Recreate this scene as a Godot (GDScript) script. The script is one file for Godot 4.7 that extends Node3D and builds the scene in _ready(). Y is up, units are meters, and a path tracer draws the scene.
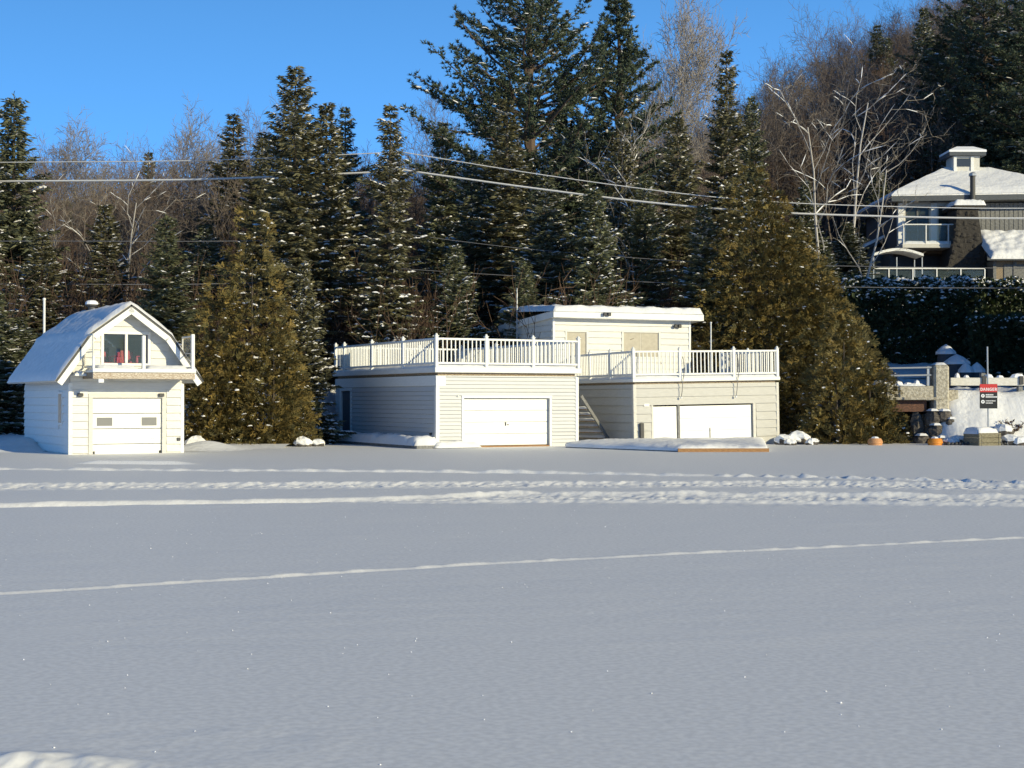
extends Node3D
# Boathouses on the shore of a frozen, snow-covered lake. x right, y up, -z away from the camera; "Z" below is distance = -z.

const F := 1500.0          # focal length in pixels of the photograph, used only to work out real positions from measured angles
const EYE := 1.6
var mats := {}
var used_names := {}
var hill_noise := FastNoiseLite.new()
var lump := FastNoiseLite.new()

# ------------------------------------------------------------------ mesh builder
class MB:
	var v := PackedVector3Array()
	var c := PackedColorArray()
	var col := Color(1, 1, 1)
	var tinted := false
	func tri(a: Vector3, b: Vector3, d: Vector3) -> void:
		v.append(a); v.append(b); v.append(d)
		if tinted:
			c.append(col); c.append(col); c.append(col)
	func quad(a: Vector3, b: Vector3, d: Vector3, e: Vector3) -> void:
		tri(a, b, d); tri(a, d, e)
	func box(at: Vector3, size: Vector3, bs := Basis.IDENTITY) -> void:
		var h := size * 0.5
		var x := bs.x * h.x
		var y := bs.y * h.y
		var z := bs.z * h.z
		quad(at - x - y + z, at - x + y + z, at + x + y + z, at + x - y + z)
		quad(at + x - y - z, at + x + y - z, at - x + y - z, at - x - y - z)
		quad(at - x - y - z, at - x + y - z, at - x + y + z, at - x - y + z)
		quad(at + x - y + z, at + x + y + z, at + x + y - z, at + x - y - z)
		quad(at - x + y + z, at - x + y - z, at + x + y - z, at + x + y + z)
		quad(at - x - y - z, at - x - y + z, at + x - y + z, at + x - y - z)
	func span(a: Vector3, b: Vector3) -> void:   # box between two corners
		box((a + b) * 0.5, (b - a).abs())
	func cbox(a: Vector3, b: Vector3, r: float) -> void:   # box between two corners with chamfered edges
		var lo := Vector3(minf(a.x, b.x), minf(a.y, b.y), minf(a.z, b.z))
		var hi := Vector3(maxf(a.x, b.x), maxf(a.y, b.y), maxf(a.z, b.z))
		var m := (lo + hi) * 0.5
		var h := (hi - lo) * 0.5
		var k := minf(r, minf(h.x, minf(h.y, h.z)) * 0.9)
		var g := h - Vector3(k, k, k)
		for ax in 3:
			for s in [-1.0, 1.0]:
				var n := Vector3.ZERO
				n[ax] = s
				var u := Vector3.ZERO
				var w := Vector3.ZERO
				u[(ax + 1) % 3] = 1.0
				w[(ax + 2) % 3] = s
				var o: Vector3 = m + n * h[ax]
				var du: Vector3 = u * g[(ax + 1) % 3]
				var dw: Vector3 = w * g[(ax + 2) % 3]
				quad(o - du - dw, o - du + dw, o + du + dw, o + du - dw)
		for ax in 3:
			var b1 := (ax + 1) % 3
			var b2 := (ax + 2) % 3
			for s1 in [-1.0, 1.0]:
				for s2 in [-1.0, 1.0]:
					var l := Vector3.ZERO
					l[ax] = g[ax]
					var p := Vector3.ZERO
					p[b1] = s1 * h[b1]
					p[b2] = s2 * g[b2]
					var q := Vector3.ZERO
					q[b1] = s1 * g[b1]
					q[b2] = s2 * h[b2]
					if s1 * s2 > 0:
						quad(m + p - l, m + q - l, m + q + l, m + p + l)
					else:
						quad(m + q - l, m + p - l, m + p + l, m + q + l)
		for sx in [-1.0, 1.0]:
			for sy in [-1.0, 1.0]:
				for sz in [-1.0, 1.0]:
					var p1 := m + Vector3(sx * h.x, sy * g.y, sz * g.z)
					var p2 := m + Vector3(sx * g.x, sy * h.y, sz * g.z)
					var p3 := m + Vector3(sx * g.x, sy * g.y, sz * h.z)
					if sx * sy * sz > 0: tri(p1, p3, p2)
					else: tri(p1, p2, p3)
	func tube(p: PackedVector3Array, r: PackedFloat32Array, n: int) -> void:
		var prev: Array[Vector3] = []
		for i in p.size():
			var d := (p[mini(i + 1, p.size() - 1)] - p[maxi(i - 1, 0)]).normalized()
			var s := d.cross(Vector3(0.31, 0.2, 0.93))
			if s.length_squared() < 0.01: s = d.cross(Vector3(1, 0.1, 0))
			s = s.normalized()
			var t := d.cross(s)
			var ring: Array[Vector3] = []
			for k in n:
				var an := TAU * k / n
				ring.append(p[i] + (s * cos(an) + t * sin(an)) * r[i])
			if i > 0:
				for k in n:
					var k2 := (k + 1) % n
					quad(prev[k], prev[k2], ring[k2], ring[k])
			prev = ring
		for k in range(1, n - 1):
			tri(prev[0], prev[k], prev[k + 1])
	func rod(a: Vector3, b: Vector3, r: float, n := 6) -> void:
		tube(PackedVector3Array([a, b]), PackedFloat32Array([r, r]), n)
	func lathe(at: Vector3, prof: Array, n := 16) -> void:   # prof: [radius, height] pairs upwards
		for i in prof.size() - 1:
			for k in n:
				var a0 := TAU * k / n
				var a1 := TAU * (k + 1) / n
				var d0 := Vector3(cos(a0), 0, sin(a0))
				var d1 := Vector3(cos(a1), 0, sin(a1))
				var lo: float = prof[i][1]
				var hi: float = prof[i + 1][1]
				quad(at + d0 * prof[i][0] + Vector3(0, lo, 0), at + d1 * prof[i][0] + Vector3(0, lo, 0), at + d1 * prof[i + 1][0] + Vector3(0, hi, 0), at + d0 * prof[i + 1][0] + Vector3(0, hi, 0))
	func blob(at: Vector3, ax: Vector3, ay: Vector3, az: Vector3) -> void:   # low lump: flat-bottomed, 12 faces
		var t := at + ay
		var ring: Array[Vector3] = []
		for k in 6:
			var an := TAU * k / 6.0
			ring.append(at + ax * cos(an) + az * sin(an))
		var up: Array[Vector3] = []
		for k in 6:
			up.append(at + (ring[k] - at) * 0.62 + ay * 0.75)
		for k in 6:
			var k2 := (k + 1) % 6
			quad(ring[k2], ring[k], up[k], up[k2])
			tri(up[k2], up[k], t)
	func mesh() -> ArrayMesh:
		var m := ArrayMesh.new()
		if v.is_empty(): return m
		var a := []
		a.resize(Mesh.ARRAY_MAX)
		a[Mesh.ARRAY_VERTEX] = v
		if tinted: a[Mesh.ARRAY_COLOR] = c
		m.add_surface_from_arrays(Mesh.PRIMITIVE_TRIANGLES, a)
		return m

# ------------------------------------------------------------------ naming
func numbered(n: String) -> String:
	if not used_names.has(n):
		used_names[n] = 0
		return n
	used_names[n] += 1
	return "%s_%03d" % [n, used_names[n]]

func meta(o: Node, label: String, category: String, group := "", kind := "") -> void:
	if label: o.set_meta("label", label)
	if category: o.set_meta("category", category)
	if group: o.set_meta("group", group)
	if kind: o.set_meta("kind", kind)

func thing(called: String, label: String, category: String, at := Vector3.ZERO, turn := 0.0, group := "") -> Node3D:
	var o := Node3D.new()
	o.name = numbered(called)
	add_child(o)
	o.position = at
	o.rotation.y = turn
	meta(o, label, category, group)
	return o

func put(parent: Node, called: String, m: Mesh, mat: Material, at := Transform3D.IDENTITY) -> MeshInstance3D:
	var o := MeshInstance3D.new()
	o.name = called if parent != self else numbered(called)
	o.mesh = m
	o.material_override = mat
	o.transform = at
	parent.add_child(o, true)
	return o

func part(parent: Node, called: String, mb: MB, mat: Material) -> MeshInstance3D:
	return put(parent, called, mb.mesh(), mat)

func pbox(parent: Node, called: String, a: Vector3, b: Vector3, mat: Material, r := 0.0) -> MeshInstance3D:
	var mb := MB.new()
	if r > 0.0: mb.cbox(a, b, r)
	else: mb.span(a, b)
	return part(parent, called, mb, mat)

func spot(px: float, Z: float) -> float:
	return (px - 512.0) / F * Z

func high(py: float, Z: float) -> float:
	return EYE + (400.0 - py) / F * Z

func at(px: float, py: float, Z: float) -> Vector3:
	return Vector3(spot(px, Z), high(py, Z), -Z)

# ------------------------------------------------------------------ materials
func lin(r: float, g: float, b: float) -> Color:
	return Color(r, g, b).linear_to_srgb()

func noise_image(size: int, freq: float, oct: int, sd: int, lo: Color, hi: Color, sharp := 1.0) -> ImageTexture:
	var n := FastNoiseLite.new()
	n.seed = sd
	n.frequency = freq
	n.fractal_octaves = oct
	var g := n.get_seamless_image(size, size)
	var im := Image.create(size, size, true, Image.FORMAT_RGB8)
	for y in size:
		for x in size:
			var t := clampf((g.get_pixel(x, y).r - 0.5) * sharp + 0.5, 0, 1)
			im.set_pixel(x, y, lo.lerp(hi, t))
	im.generate_mipmaps()
	return ImageTexture.create_from_image(im)

func bump_image(size: int, freq: float, oct: int, sd: int, strength: float) -> ImageTexture:
	var n := FastNoiseLite.new()
	n.seed = sd
	n.frequency = freq
	n.fractal_octaves = oct
	var g := n.get_seamless_image(size, size)
	g.convert(Image.FORMAT_RGB8)
	g.bump_map_to_normal_map(strength)
	g.generate_mipmaps()
	return ImageTexture.create_from_image(g)

func flat(c: Color, rough := 0.7, metal := 0.0) -> StandardMaterial3D:
	var m := StandardMaterial3D.new()
	m.albedo_color = c
	m.roughness = rough
	m.metallic = metal
	m.cull_mode = BaseMaterial3D.CULL_DISABLED
	return m

func worn(lo: Color, hi: Color, freq: float, scale: Vector3, rough := 0.7, sharp := 1.6, bump := 0.0) -> StandardMaterial3D:
	var m := flat(Color.WHITE, rough)
	m.albedo_texture = noise_image(256, freq, 4, 7 + mats.size(), lo, hi, sharp)
	m.uv1_triplanar = true
	m.uv1_world_triplanar = true
	m.uv1_scale = scale
	if bump > 0.0:
		m.normal_enabled = true
		m.normal_texture = bump_image(256, freq * 2.0, 4, 31 + mats.size(), 4.0)
		m.normal_scale = bump
	return m

func leafy(back: float) -> StandardMaterial3D:
	var m := flat(Color.WHITE, 0.75)
	m.vertex_color_use_as_albedo = true
	if back > 0.0:
		m.backlight_enabled = true
		m.backlight = Color(back, back, back * 0.6)
	return m

func tinted(base: StandardMaterial3D, c: Color) -> StandardMaterial3D:
	var m: StandardMaterial3D = base.duplicate()
	m.albedo_color = c
	return m

func make_materials() -> void:
	mats.snow = worn(lin(0.80, 0.80, 0.80), lin(0.89, 0.89, 0.885), 0.02, Vector3(0.35, 0.35, 0.35), 0.65, 1.4, 0.5)
	var ls := flat(Color.WHITE, 0.6)
	ls.albedo_texture = noise_image(1024, 0.11, 4, 3, lin(0.73, 0.73, 0.725), lin(0.88, 0.88, 0.87), 1.5)
	ls.uv1_triplanar = true
	ls.uv1_world_triplanar = true
	ls.uv1_scale = Vector3(0.14, 0.14, 0.14)
	ls.normal_enabled = true
	ls.normal_texture = bump_image(1024, 0.05, 5, 12, 5.0)
	ls.normal_scale = 0.03
	mats.lake = ls
	mats.fluff = flat(lin(0.88, 0.88, 0.89), 0.7)
	mats.white = worn(lin(0.74, 0.74, 0.71), lin(0.82, 0.82, 0.79), 0.03, Vector3(0.5, 1.5, 0.5), 0.5, 1.4)
	mats.vinyl = worn(lin(0.52, 0.53, 0.53), lin(0.60, 0.605, 0.60), 0.03, Vector3(0.3, 2.0, 0.3), 0.5, 1.3)
	mats.cream = worn(lin(0.64, 0.63, 0.585), lin(0.74, 0.73, 0.68), 0.03, Vector3(0.4, 2.0, 0.4), 0.6, 1.5)
	mats.beige = worn(lin(0.47, 0.46, 0.425), lin(0.56, 0.55, 0.51), 0.03, Vector3(0.4, 2.5, 0.4), 0.7, 1.5)
	mats.beige_trim = worn(lin(0.58, 0.56, 0.50), lin(0.68, 0.66, 0.60), 0.04, Vector3(0.6, 1.0, 0.6), 0.7, 1.4)
	mats.tan_panel = worn(lin(0.42, 0.38, 0.30), lin(0.50, 0.46, 0.37), 0.03, Vector3(0.6, 0.6, 0.6), 0.7, 1.4)
	mats.door_white = worn(lin(0.78, 0.78, 0.75), lin(0.85, 0.85, 0.82), 0.02, Vector3(0.4, 0.8, 0.4), 0.45, 1.3)
	mats.rubber = flat(lin(0.03, 0.03, 0.03), 0.7)
	mats.interior = worn(lin(0.13, 0.09, 0.06), lin(0.22, 0.16, 0.11), 0.04, Vector3(0.5, 3.0, 0.5), 0.8, 1.6)
	mats.drip = flat(lin(0.05, 0.05, 0.05), 0.6)
	mats.old_wood = worn(lin(0.16, 0.11, 0.065), lin(0.46, 0.38, 0.27), 0.05, Vector3(0.8, 3.0, 0.8), 0.8, 2.2)
	mats.peeling = worn(lin(0.30, 0.22, 0.15), lin(0.66, 0.62, 0.54), 0.06, Vector3(0.8, 2.0, 0.8), 0.8, 2.2)
	mats.timber = worn(lin(0.26, 0.13, 0.05), lin(0.42, 0.24, 0.10), 0.05, Vector3(0.6, 4.0, 0.6), 0.75, 2.0)
	mats.grey_wood = worn(lin(0.13, 0.13, 0.125), lin(0.27, 0.268, 0.26), 0.05, Vector3(2.0, 0.4, 2.0), 0.8, 2.0)
	mats.crib = worn(lin(0.13, 0.11, 0.07), lin(0.27, 0.25, 0.17), 0.05, Vector3(0.6, 2.5, 0.6), 0.85, 2.0)
	mats.concrete = worn(lin(0.30, 0.27, 0.21), lin(0.52, 0.48, 0.39), 0.04, Vector3(0.7, 0.7, 0.7), 0.85, 2.2, 0.6)
	mats.rust = worn(lin(0.07, 0.035, 0.025), lin(0.17, 0.08, 0.05), 0.05, Vector3(0.8, 1.2, 0.8), 0.8, 2.0)
	mats.galv = flat(lin(0.42, 0.44, 0.46), 0.45, 0.5)
	mats.steel = flat(lin(0.30, 0.31, 0.33), 0.4, 0.7)
	mats.rock = worn(lin(0.05, 0.045, 0.04), lin(0.16, 0.14, 0.12), 0.05, Vector3(0.9, 0.9, 0.9), 0.9, 2.0, 0.8)
	mats.stone = worn(lin(0.02, 0.018, 0.016), lin(0.075, 0.065, 0.055), 0.05, Vector3(1.2, 1.2, 1.2), 0.9, 2.2, 0.8)
	mats.orange = worn(lin(0.62, 0.20, 0.02), lin(0.75, 0.30, 0.03), 0.05, Vector3(2, 2, 2), 0.5, 1.4)
	mats.faded_orange = worn(lin(0.50, 0.22, 0.08), lin(0.62, 0.34, 0.16), 0.05, Vector3(2, 2, 2), 0.6, 1.4)
	mats.red = flat(lin(0.33, 0.04, 0.06), 0.5)
	mats.sign_red = flat(lin(0.58, 0.035, 0.03), 0.5)
	mats.sign_black = flat(lin(0.012, 0.012, 0.012), 0.5)
	mats.sign_white = flat(lin(0.8, 0.8, 0.8), 0.5)
	mats.wire = flat(lin(0.58, 0.58, 0.58), 0.6)
	mats.wire_dark = flat(lin(0.16, 0.16, 0.17), 0.6)
	mats.teal = flat(lin(0.45, 0.62, 0.60), 0.4)
	mats.slate = worn(lin(0.05, 0.06, 0.07), lin(0.09, 0.10, 0.115), 0.04, Vector3(0.4, 2, 0.4), 0.7, 1.5)
	var gl := StandardMaterial3D.new()
	gl.albedo_color = Color(0.75, 0.85, 0.85, 0.04)
	gl.transparency = BaseMaterial3D.TRANSPARENCY_ALPHA
	gl.roughness = 0.02
	gl.cull_mode = BaseMaterial3D.CULL_DISABLED
	gl.metallic_specular = 0.25
	mats.glass = gl
	mats.pane = flat(lin(0.05, 0.055, 0.06), 0.05)
	mats.frost = flat(lin(0.20, 0.20, 0.19), 0.2)
	mats.bark = worn(lin(0.05, 0.04, 0.032), lin(0.13, 0.105, 0.085), 0.05, Vector3(3, 0.8, 3), 0.9, 2.0)
	mats.pine_bark = worn(lin(0.07, 0.05, 0.04), lin(0.17, 0.12, 0.09), 0.05, Vector3(3, 0.8, 3), 0.9, 2.0)
	mats.bare = flat(lin(0.155, 0.125, 0.105), 0.9)
	mats.bare_pale = flat(lin(0.30, 0.265, 0.225), 0.9)
	mats.bare_grey = flat(lin(0.21, 0.185, 0.165), 0.9)
	mats.bare_brown = flat(lin(0.115, 0.072, 0.052), 0.9)
	mats.brush = flat(lin(0.085, 0.052, 0.034), 0.9)
	mats.birch = worn(lin(0.30, 0.27, 0.24), lin(0.75, 0.72, 0.68), 0.09, Vector3(1.5, 3.5, 1.5), 0.8, 3.0)
	mats.litter = worn(lin(0.045, 0.035, 0.028), lin(0.20, 0.17, 0.15), 0.03, Vector3(0.25, 0.25, 0.25), 0.95, 2.0)
	mats.leaf = leafy(0.45)
	mats.spruce_green = tinted(mats.leaf, lin(0.95, 1.0, 1.0))
	mats.spruce_olive = tinted(mats.leaf, lin(1.0, 0.92, 0.80))
	mats.spruce_blue = tinted(mats.leaf, lin(0.95, 1.0, 0.92))
	mats.cedar = tinted(mats.leaf, lin(1.0, 1.0, 1.0))
	mats.hedge = tinted(mats.leaf, lin(0.9, 1.0, 0.9))

# ------------------------------------------------------------------ terrain
func shore(x: float) -> float:
	var s := 56.0
	s = lerpf(s, 55.0, smoothstep(-12.0, -11.3, x))
	s = lerpf(s, 60.5, smoothstep(-7.8, -6.6, x))
	s = lerpf(s, 59.0, smoothstep(9.6, 10.6, x))
	s = lerpf(s, 53.8, smoothstep(13.4, 15.2, x))
	return s

func ground(x: float, Z: float) -> float:
	var s := Z - shore(x)
	var h := -0.3 + 2.3 * smoothstep(-0.6, lerpf(4.2, 3.0, smoothstep(15.0, 16.5, x)), s)
	var k := lerpf(0.125, 0.35, smoothstep(0.0, 60.0, x))
	h += k * maxf(0.0, Z - 67.0) * smoothstep(60.0, 75.0, Z)
	h -= 0.0022 * pow(maxf(0.0, Z - 165.0), 2.0)
	h += lump.get_noise_2d(x * 1.0, Z * 1.0) * 0.28 * smoothstep(-0.2, 1.5, s)
	h += hill_noise.get_noise_2d(x, Z) * 2.0 * smoothstep(85.0, 130.0, Z)
	# terrace of the house on the hill
	var t := smoothstep(14.0, 20.0, x) * (1.0 - smoothstep(42.0, 52.0, x)) * smoothstep(84.0, 87.5, Z) * (1.0 - smoothstep(108.0, 118.0, Z))
	h = lerpf(h, 8.6, t)
	# stream under the bridge
	var ch := smoothstep(12.9, 13.5, x) * (1.0 - smoothstep(14.9, 16.4, x)) * (1.0 - smoothstep(66.0, 74.0, Z))
	h = lerpf(h, -0.35, ch)
	return h

func sheet(x0: float, x1: float, nx: int, z0: float, z1: float, nz: int, fn: Callable) -> ArrayMesh:
	var vs := PackedVector3Array()
	var ns := PackedVector3Array()
	var ids := PackedInt32Array()
	vs.resize((nx + 1) * (nz + 1))
	ns.resize(vs.size())
	var dx := (x1 - x0) / nx
	var dz := (z1 - z0) / nz
	for j in nz + 1:
		for i in nx + 1:
			var x := x0 + dx * i
			var Z := z0 + dz * j
			vs[j * (nx + 1) + i] = Vector3(x, fn.call(x, Z), -Z)
	for j in nz + 1:
		for i in nx + 1:
			var a := vs[j * (nx + 1) + maxi(i - 1, 0)]
			var b := vs[j * (nx + 1) + mini(i + 1, nx)]
			var p := vs[maxi(j - 1, 0) * (nx + 1) + i]
			var q := vs[mini(j + 1, nz) * (nx + 1) + i]
			ns[j * (nx + 1) + i] = (b - a).cross(q - p).normalized()
	for j in nz:
		for i in nx:
			var o := j * (nx + 1) + i
			ids.append_array(PackedInt32Array([o, o + nx + 1, o + nx + 2, o, o + nx + 2, o + 1]))
	var arr := []
	arr.resize(Mesh.ARRAY_MAX)
	arr[Mesh.ARRAY_VERTEX] = vs
	arr[Mesh.ARRAY_NORMAL] = ns
	arr[Mesh.ARRAY_INDEX] = ids
	var m := ArrayMesh.new()
	m.add_surface_from_arrays(Mesh.PRIMITIVE_TRIANGLES, arr)
	return m

func path_z(pts: Array, x: float) -> float:
	for i in pts.size() - 1:
		if x <= pts[i + 1][0] or i == pts.size() - 2:
			return lerpf(pts[i][1], pts[i + 1][1], (x - pts[i][0]) / (pts[i + 1][0] - pts[i][0]))
	return 0.0

var rut := FastNoiseLite.new()
var churn := FastNoiseLite.new()
var ski_row := [[-20.0, 35.6], [-11.9, 34.8], [0.0, 32.9], [6.0, 31.0], [10.0, 28.9], [16.0, 26.5]]
var upper_track := [[-20.0, 27.2], [-9.4, 27.6], [0.0, 28.2], [6.0, 28.3], [9.3, 27.2], [16.0, 24.9]]
var lower_track := [[-20.0, 21.6], [-7.7, 22.6], [-4.0, 23.5], [0.0, 24.6], [5.0, 24.4], [8.2, 23.7], [16.0, 22.9]]
var short_row := [[-11.0, 37.9], [-8.0, 37.3]]
var thin_line := [[-12.0, 9.9], [-4.24, 12.4], [-2.3, 13.5], [0.0, 14.8], [2.73, 16.0], [5.94, 17.4], [12.0, 19.9]]

func ridge(d: float, w: float) -> float:
	return exp(-(d * d) / (w * w))

func tracks(x: float, Z: float) -> float:
	var edge := smoothstep(21.4, 21.8, Z) * (1.0 - smoothstep(38.4, 39.0, Z)) * smoothstep(-17.0, -16.5, x) * (1.0 - smoothstep(16.5, 17.0, x))
	if edge <= 0.0: return 0.0
	var h := 0.0
	var c1 := churn.get_noise_2d(x * 1.0, Z * 1.0)
	var fine := churn.get_noise_2d(x * 2.6 + 50.0, Z * 2.6)
	# row of footprints and ski marks
	var d := Z - path_z(ski_row, x)
	if absf(d) < 1.2:
		var f := 0.5 + 0.5 * rut.get_noise_2d(x * 2.0, 5.0)
		h += -0.05 * ridge(d, 0.12) + 0.07 * ridge(d - 0.24, 0.12) * f + 0.035 * c1 * ridge(d, 0.35)
		var st := smoothstep(2.0, 6.0, x) 
		h += -0.055 * st * ridge(d - 0.3, 0.2) * maxf(0.0, sin(x * 15.0 + 2.5 * c1) * 0.8 + 0.3) + st * 0.025 * c1 * ridge(d - 0.3, 0.4)
	# broad snowmobile track
	d = Z - path_z(upper_track, x)
	if absf(d) < 2.0:
		var w := 0.62 + 0.15 * rut.get_noise_2d(x, 40.0)
		h += -0.045 * ridge(d, w) + 0.05 * ridge(d - w - 0.15, 0.16) + 0.022 * ridge(d - 0.1, 0.07) + 0.025 * ridge(d + w + 0.1, 0.12)
		h += (c1 * 0.022 + 0.038 * fine) * ridge(d - 0.1, w + 0.2)
	# second track, narrow in the west and churned in the east
	d = Z - path_z(lower_track, x)
	if absf(d) < 3.0:
		var e := smoothstep(-4.0, 0.5, x)
		var w2 := lerpf(0.14, 0.95, e)
		h += -0.06 * ridge(d, w2) + lerpf(0.05, 0.08, e) * ridge(d - w2 - 0.12, 0.15) * (0.8 + 0.5 * rut.get_noise_2d(x * 2.0, 21.0)) + lerpf(0.0, 0.06, e) * ridge(d + w2, 0.15)
		h += (c1 * 0.4 + fine * 0.55) * lerpf(0.02, 0.072, e) * ridge(d, w2 + 0.1) + e * 0.05 * ridge(d + 0.25, 0.16) * (0.5 + rut.get_noise_2d(x * 1.5, 9.0))
	d = Z - path_z(short_row, x)
	if x > -11.2 and x < -7.6 and absf(d) < 0.8:
		h += (0.08 * ridge(d - 0.12, 0.13) - 0.05 * ridge(d + 0.1, 0.1)) * smoothstep(-11.2, -10.4, x) * (1.0 - smoothstep(-8.6, -7.6, x))
	h += c1 * 0.004 + rut.get_noise_2d(x * 0.4, Z * 0.6) * 0.012
	return h * edge

func thin_track(x: float, Z: float) -> float:
	var edge := smoothstep(9.6, 9.9, Z) * (1.0 - smoothstep(20.2, 20.5, Z)) * smoothstep(-10.0, -9.5, x) * (1.0 - smoothstep(10.5, 11.0, x))
	if edge <= 0.0: return 0.0
	var d := Z - path_z(thin_line, x) + 0.05 * rut.get_noise_2d(x * 0.9, 77.0)
	var f := 0.55 + 0.9 * rut.get_noise_2d(x * 9.0, 60.0)
	var h := -0.010 * ridge(d, 0.06) + 0.017 * ridge(d - 0.10, 0.05) * clampf(f, 0.1, 1.25)
	h += rut.get_noise_2d(x * 0.5, Z * 0.9) * 0.007 + churn.get_noise_2d(x * 0.6, Z * 1.3) * 0.0025
	return h * edge

func near_churn(x: float, Z: float) -> float:
	var edge := smoothstep(5.3, 5.5, Z) * (1.0 - smoothstep(7.3, 7.5, Z)) * smoothstep(-5.4, -5.0, x) * (1.0 - smoothstep(-0.9, -0.5, x))
	if edge <= 0.0: return 0.0
	var line := 6.66 - maxf(0.0, x + 2.0) * 0.28
	var d := Z - line
	var m := 1.0 - smoothstep(-0.05, 0.12, d)
	var h := 0.05 * ridge(d - 0.0, 0.10) * (0.6 + 1.0 * rut.get_noise_2d(x * 4.0, 3.0)) - 0.05 * m + 0.05 * m * churn.get_noise_2d(x * 2.0, Z * 2.0)
	return (h * (1.0 - smoothstep(-1.9, -1.4, x)) + 0.004 * churn.get_noise_2d(x, Z)) * edge

func build_terrain() -> void:
	var lake := Node3D.new()
	lake.name = "frozen_lake"
	add_child(lake)
	lake.set_meta("kind", "structure")
	var zero := func(_x, _z): return 0.0
	# flat sheets round the finely modelled strips
	for r in [[-160.0, 160.0, -60.0, 5.2], [-160.0, -5.5, 5.2, 7.6], [-0.4, 160.0, 5.2, 7.6], [-160.0, 160.0, 7.6, 9.5], [-160.0, -10.2, 9.5, 20.6], [11.2, 160.0, 9.5, 20.6], [-160.0, -17.2, 20.6, 39.2], [17.2, 160.0, 20.6, 39.2], [-160.0, 160.0, 39.2, 63.0]]:
		put(lake, "snow_sheet", sheet(r[0], r[1], 8, r[2], r[3], 4, zero), mats.lake)
	put(lake, "snow_tracks", sheet(-12.6, 12.6, 720, 21.4, 30.0, 215, tracks), mats.lake)
	put(lake, "snow_tracks", sheet(-12.6, 12.6, 380, 30.0, 39.2, 190, tracks), mats.lake)
	put(lake, "snow_tracks", sheet(-17.2, -12.6, 70, 21.4, 39.2, 200, tracks), mats.lake)
	put(lake, "snow_tracks", sheet(12.6, 17.2, 70, 21.4, 39.2, 200, tracks), mats.lake)
	put(lake, "snow_sheet", sheet(-17.2, 17.2, 8, 20.6, 21.4, 2, zero), mats.lake)
	put(lake, "snow_tracks", sheet(-10.2, 11.2, 420, 9.5, 20.6, 280, thin_track), mats.lake)
	put(lake, "snow_tracks", sheet(-5.5, -0.4, 200, 5.2, 7.6, 100, near_churn), mats.lake)
	var r := RandomNumberGenerator.new()
	r.seed = 91
	var crumb := MB.new()
	crumb.blob(Vector3(0, -0.1, 0), Vector3(0.9, 0.1, 0), Vector3(0.1, 1.0, 0.1), Vector3(0, -0.1, 0.7))
	var tf := []
	for k in 420:
		var Z := sqrt(r.randf_range(36.0, 520.0))
		var x := r.randf_range(-0.42, 0.42) * Z
		var c := r.randf_range(0.0028, 0.0062) * (1.0 if r.randf() < 0.9 else 1.5)
		tf.append(Transform3D(Basis(Vector3.UP, r.randf() * TAU).scaled(Vector3(c, c, c)), Vector3(x, 0.001, -Z)))
	stuff("snow_crumbs", crumb.mesh(), tf, mats.fluff, "tiny crumbs of snow scattered over the lake surface", "snow")
	var bank := put(self, "snow_bank", sheet(-48.0, 48.0, 260, 49.0, 72.0, 64, ground), mats.snow)
	bank.set_meta("kind", "structure")
	var slope := put(self, "garden_slope", sheet(9.0, 62.0, 80, 71.0, 92.0, 40, func(x, z): return ground(x, z) + 0.05), mats.snow)
	slope.set_meta("kind", "structure")
	var hill := put(self, "wooded_hillside", sheet(-150.0, 150.0, 120, 71.5, 250.0, 90, func(x, z): return ground(x, z) - 0.08 * (1.0 - smoothstep(72.0, 73.0, z))), mats.litter)
	hill.set_meta("kind", "structure")

# ------------------------------------------------------------------ small building helpers
var board_mesh: ArrayMesh

func make_board_mesh() -> void:   # unit clapboard: x 0..1, y 0..1, thick at the bottom edge
	var mb := MB.new()
	var a := 0.042
	var b := 0.012
	mb.quad(Vector3(0, 0, a), Vector3(0, 1, b), Vector3(1, 1, b), Vector3(1, 0, a))
	mb.quad(Vector3(0, 0, 0), Vector3(0, 0, a), Vector3(1, 0, a), Vector3(1, 0, 0))
	mb.quad(Vector3(0, 1, 0), Vector3(1, 1, 0), Vector3(1, 1, b), Vector3(0, 1, b))
	mb.quad(Vector3(0, 0, 0), Vector3(0, 1, 0), Vector3(0, 1, b), Vector3(0, 0, a))
	mb.quad(Vector3(1, 0, 0), Vector3(1, 0, a), Vector3(1, 1, b), Vector3(1, 1, 0))
	board_mesh = mb.mesh()

# clapboards on a wall that starts at origin o and runs along direction u; n is the way it faces
func clapboards(parent: Node, o: Vector3, u: Vector3, length: float, y0: float, y1: float, bh: float, mat: Material, holes: Array, range_fn = null, odd := 0.0, sd := 1) -> void:
	var n := u.cross(Vector3.UP)
	var rg := RandomNumberGenerator.new()
	rg.seed = sd
	var y := y0
	while y < y1 - 0.01:
		var h := minf(bh, y1 - y)
		var lo := 0.0
		var hi := length
		if range_fn != null:
			var q: Vector2 = range_fn.call(y + h)
			lo = maxf(lo, q.x)
			hi = minf(hi, q.y)
		var segs := [[lo, hi]]
		for k in holes:
			if y + h * 0.5 > k[2] and y + h * 0.5 < k[3]:
				var nx := []
				for s in segs:
					if k[0] > s[0]: nx.append([s[0], minf(s[1], k[0])])
					if k[1] < s[1]: nx.append([maxf(s[0], k[1]), s[1]])
				segs = nx
		for s in segs:
			if s[1] - s[0] > 0.02:
				var j := rg.randf_range(-odd, odd)
				var bs := Basis(u * (s[1] - s[0]), Vector3.UP * (h - 0.018), n * (1.0 + rg.randf_range(-0.1, 0.25)))
				put(parent, "siding_board", board_mesh, mat, Transform3D(bs, o + u * s[0] + Vector3(0, y + j, 0)))
		y += bh

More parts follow.
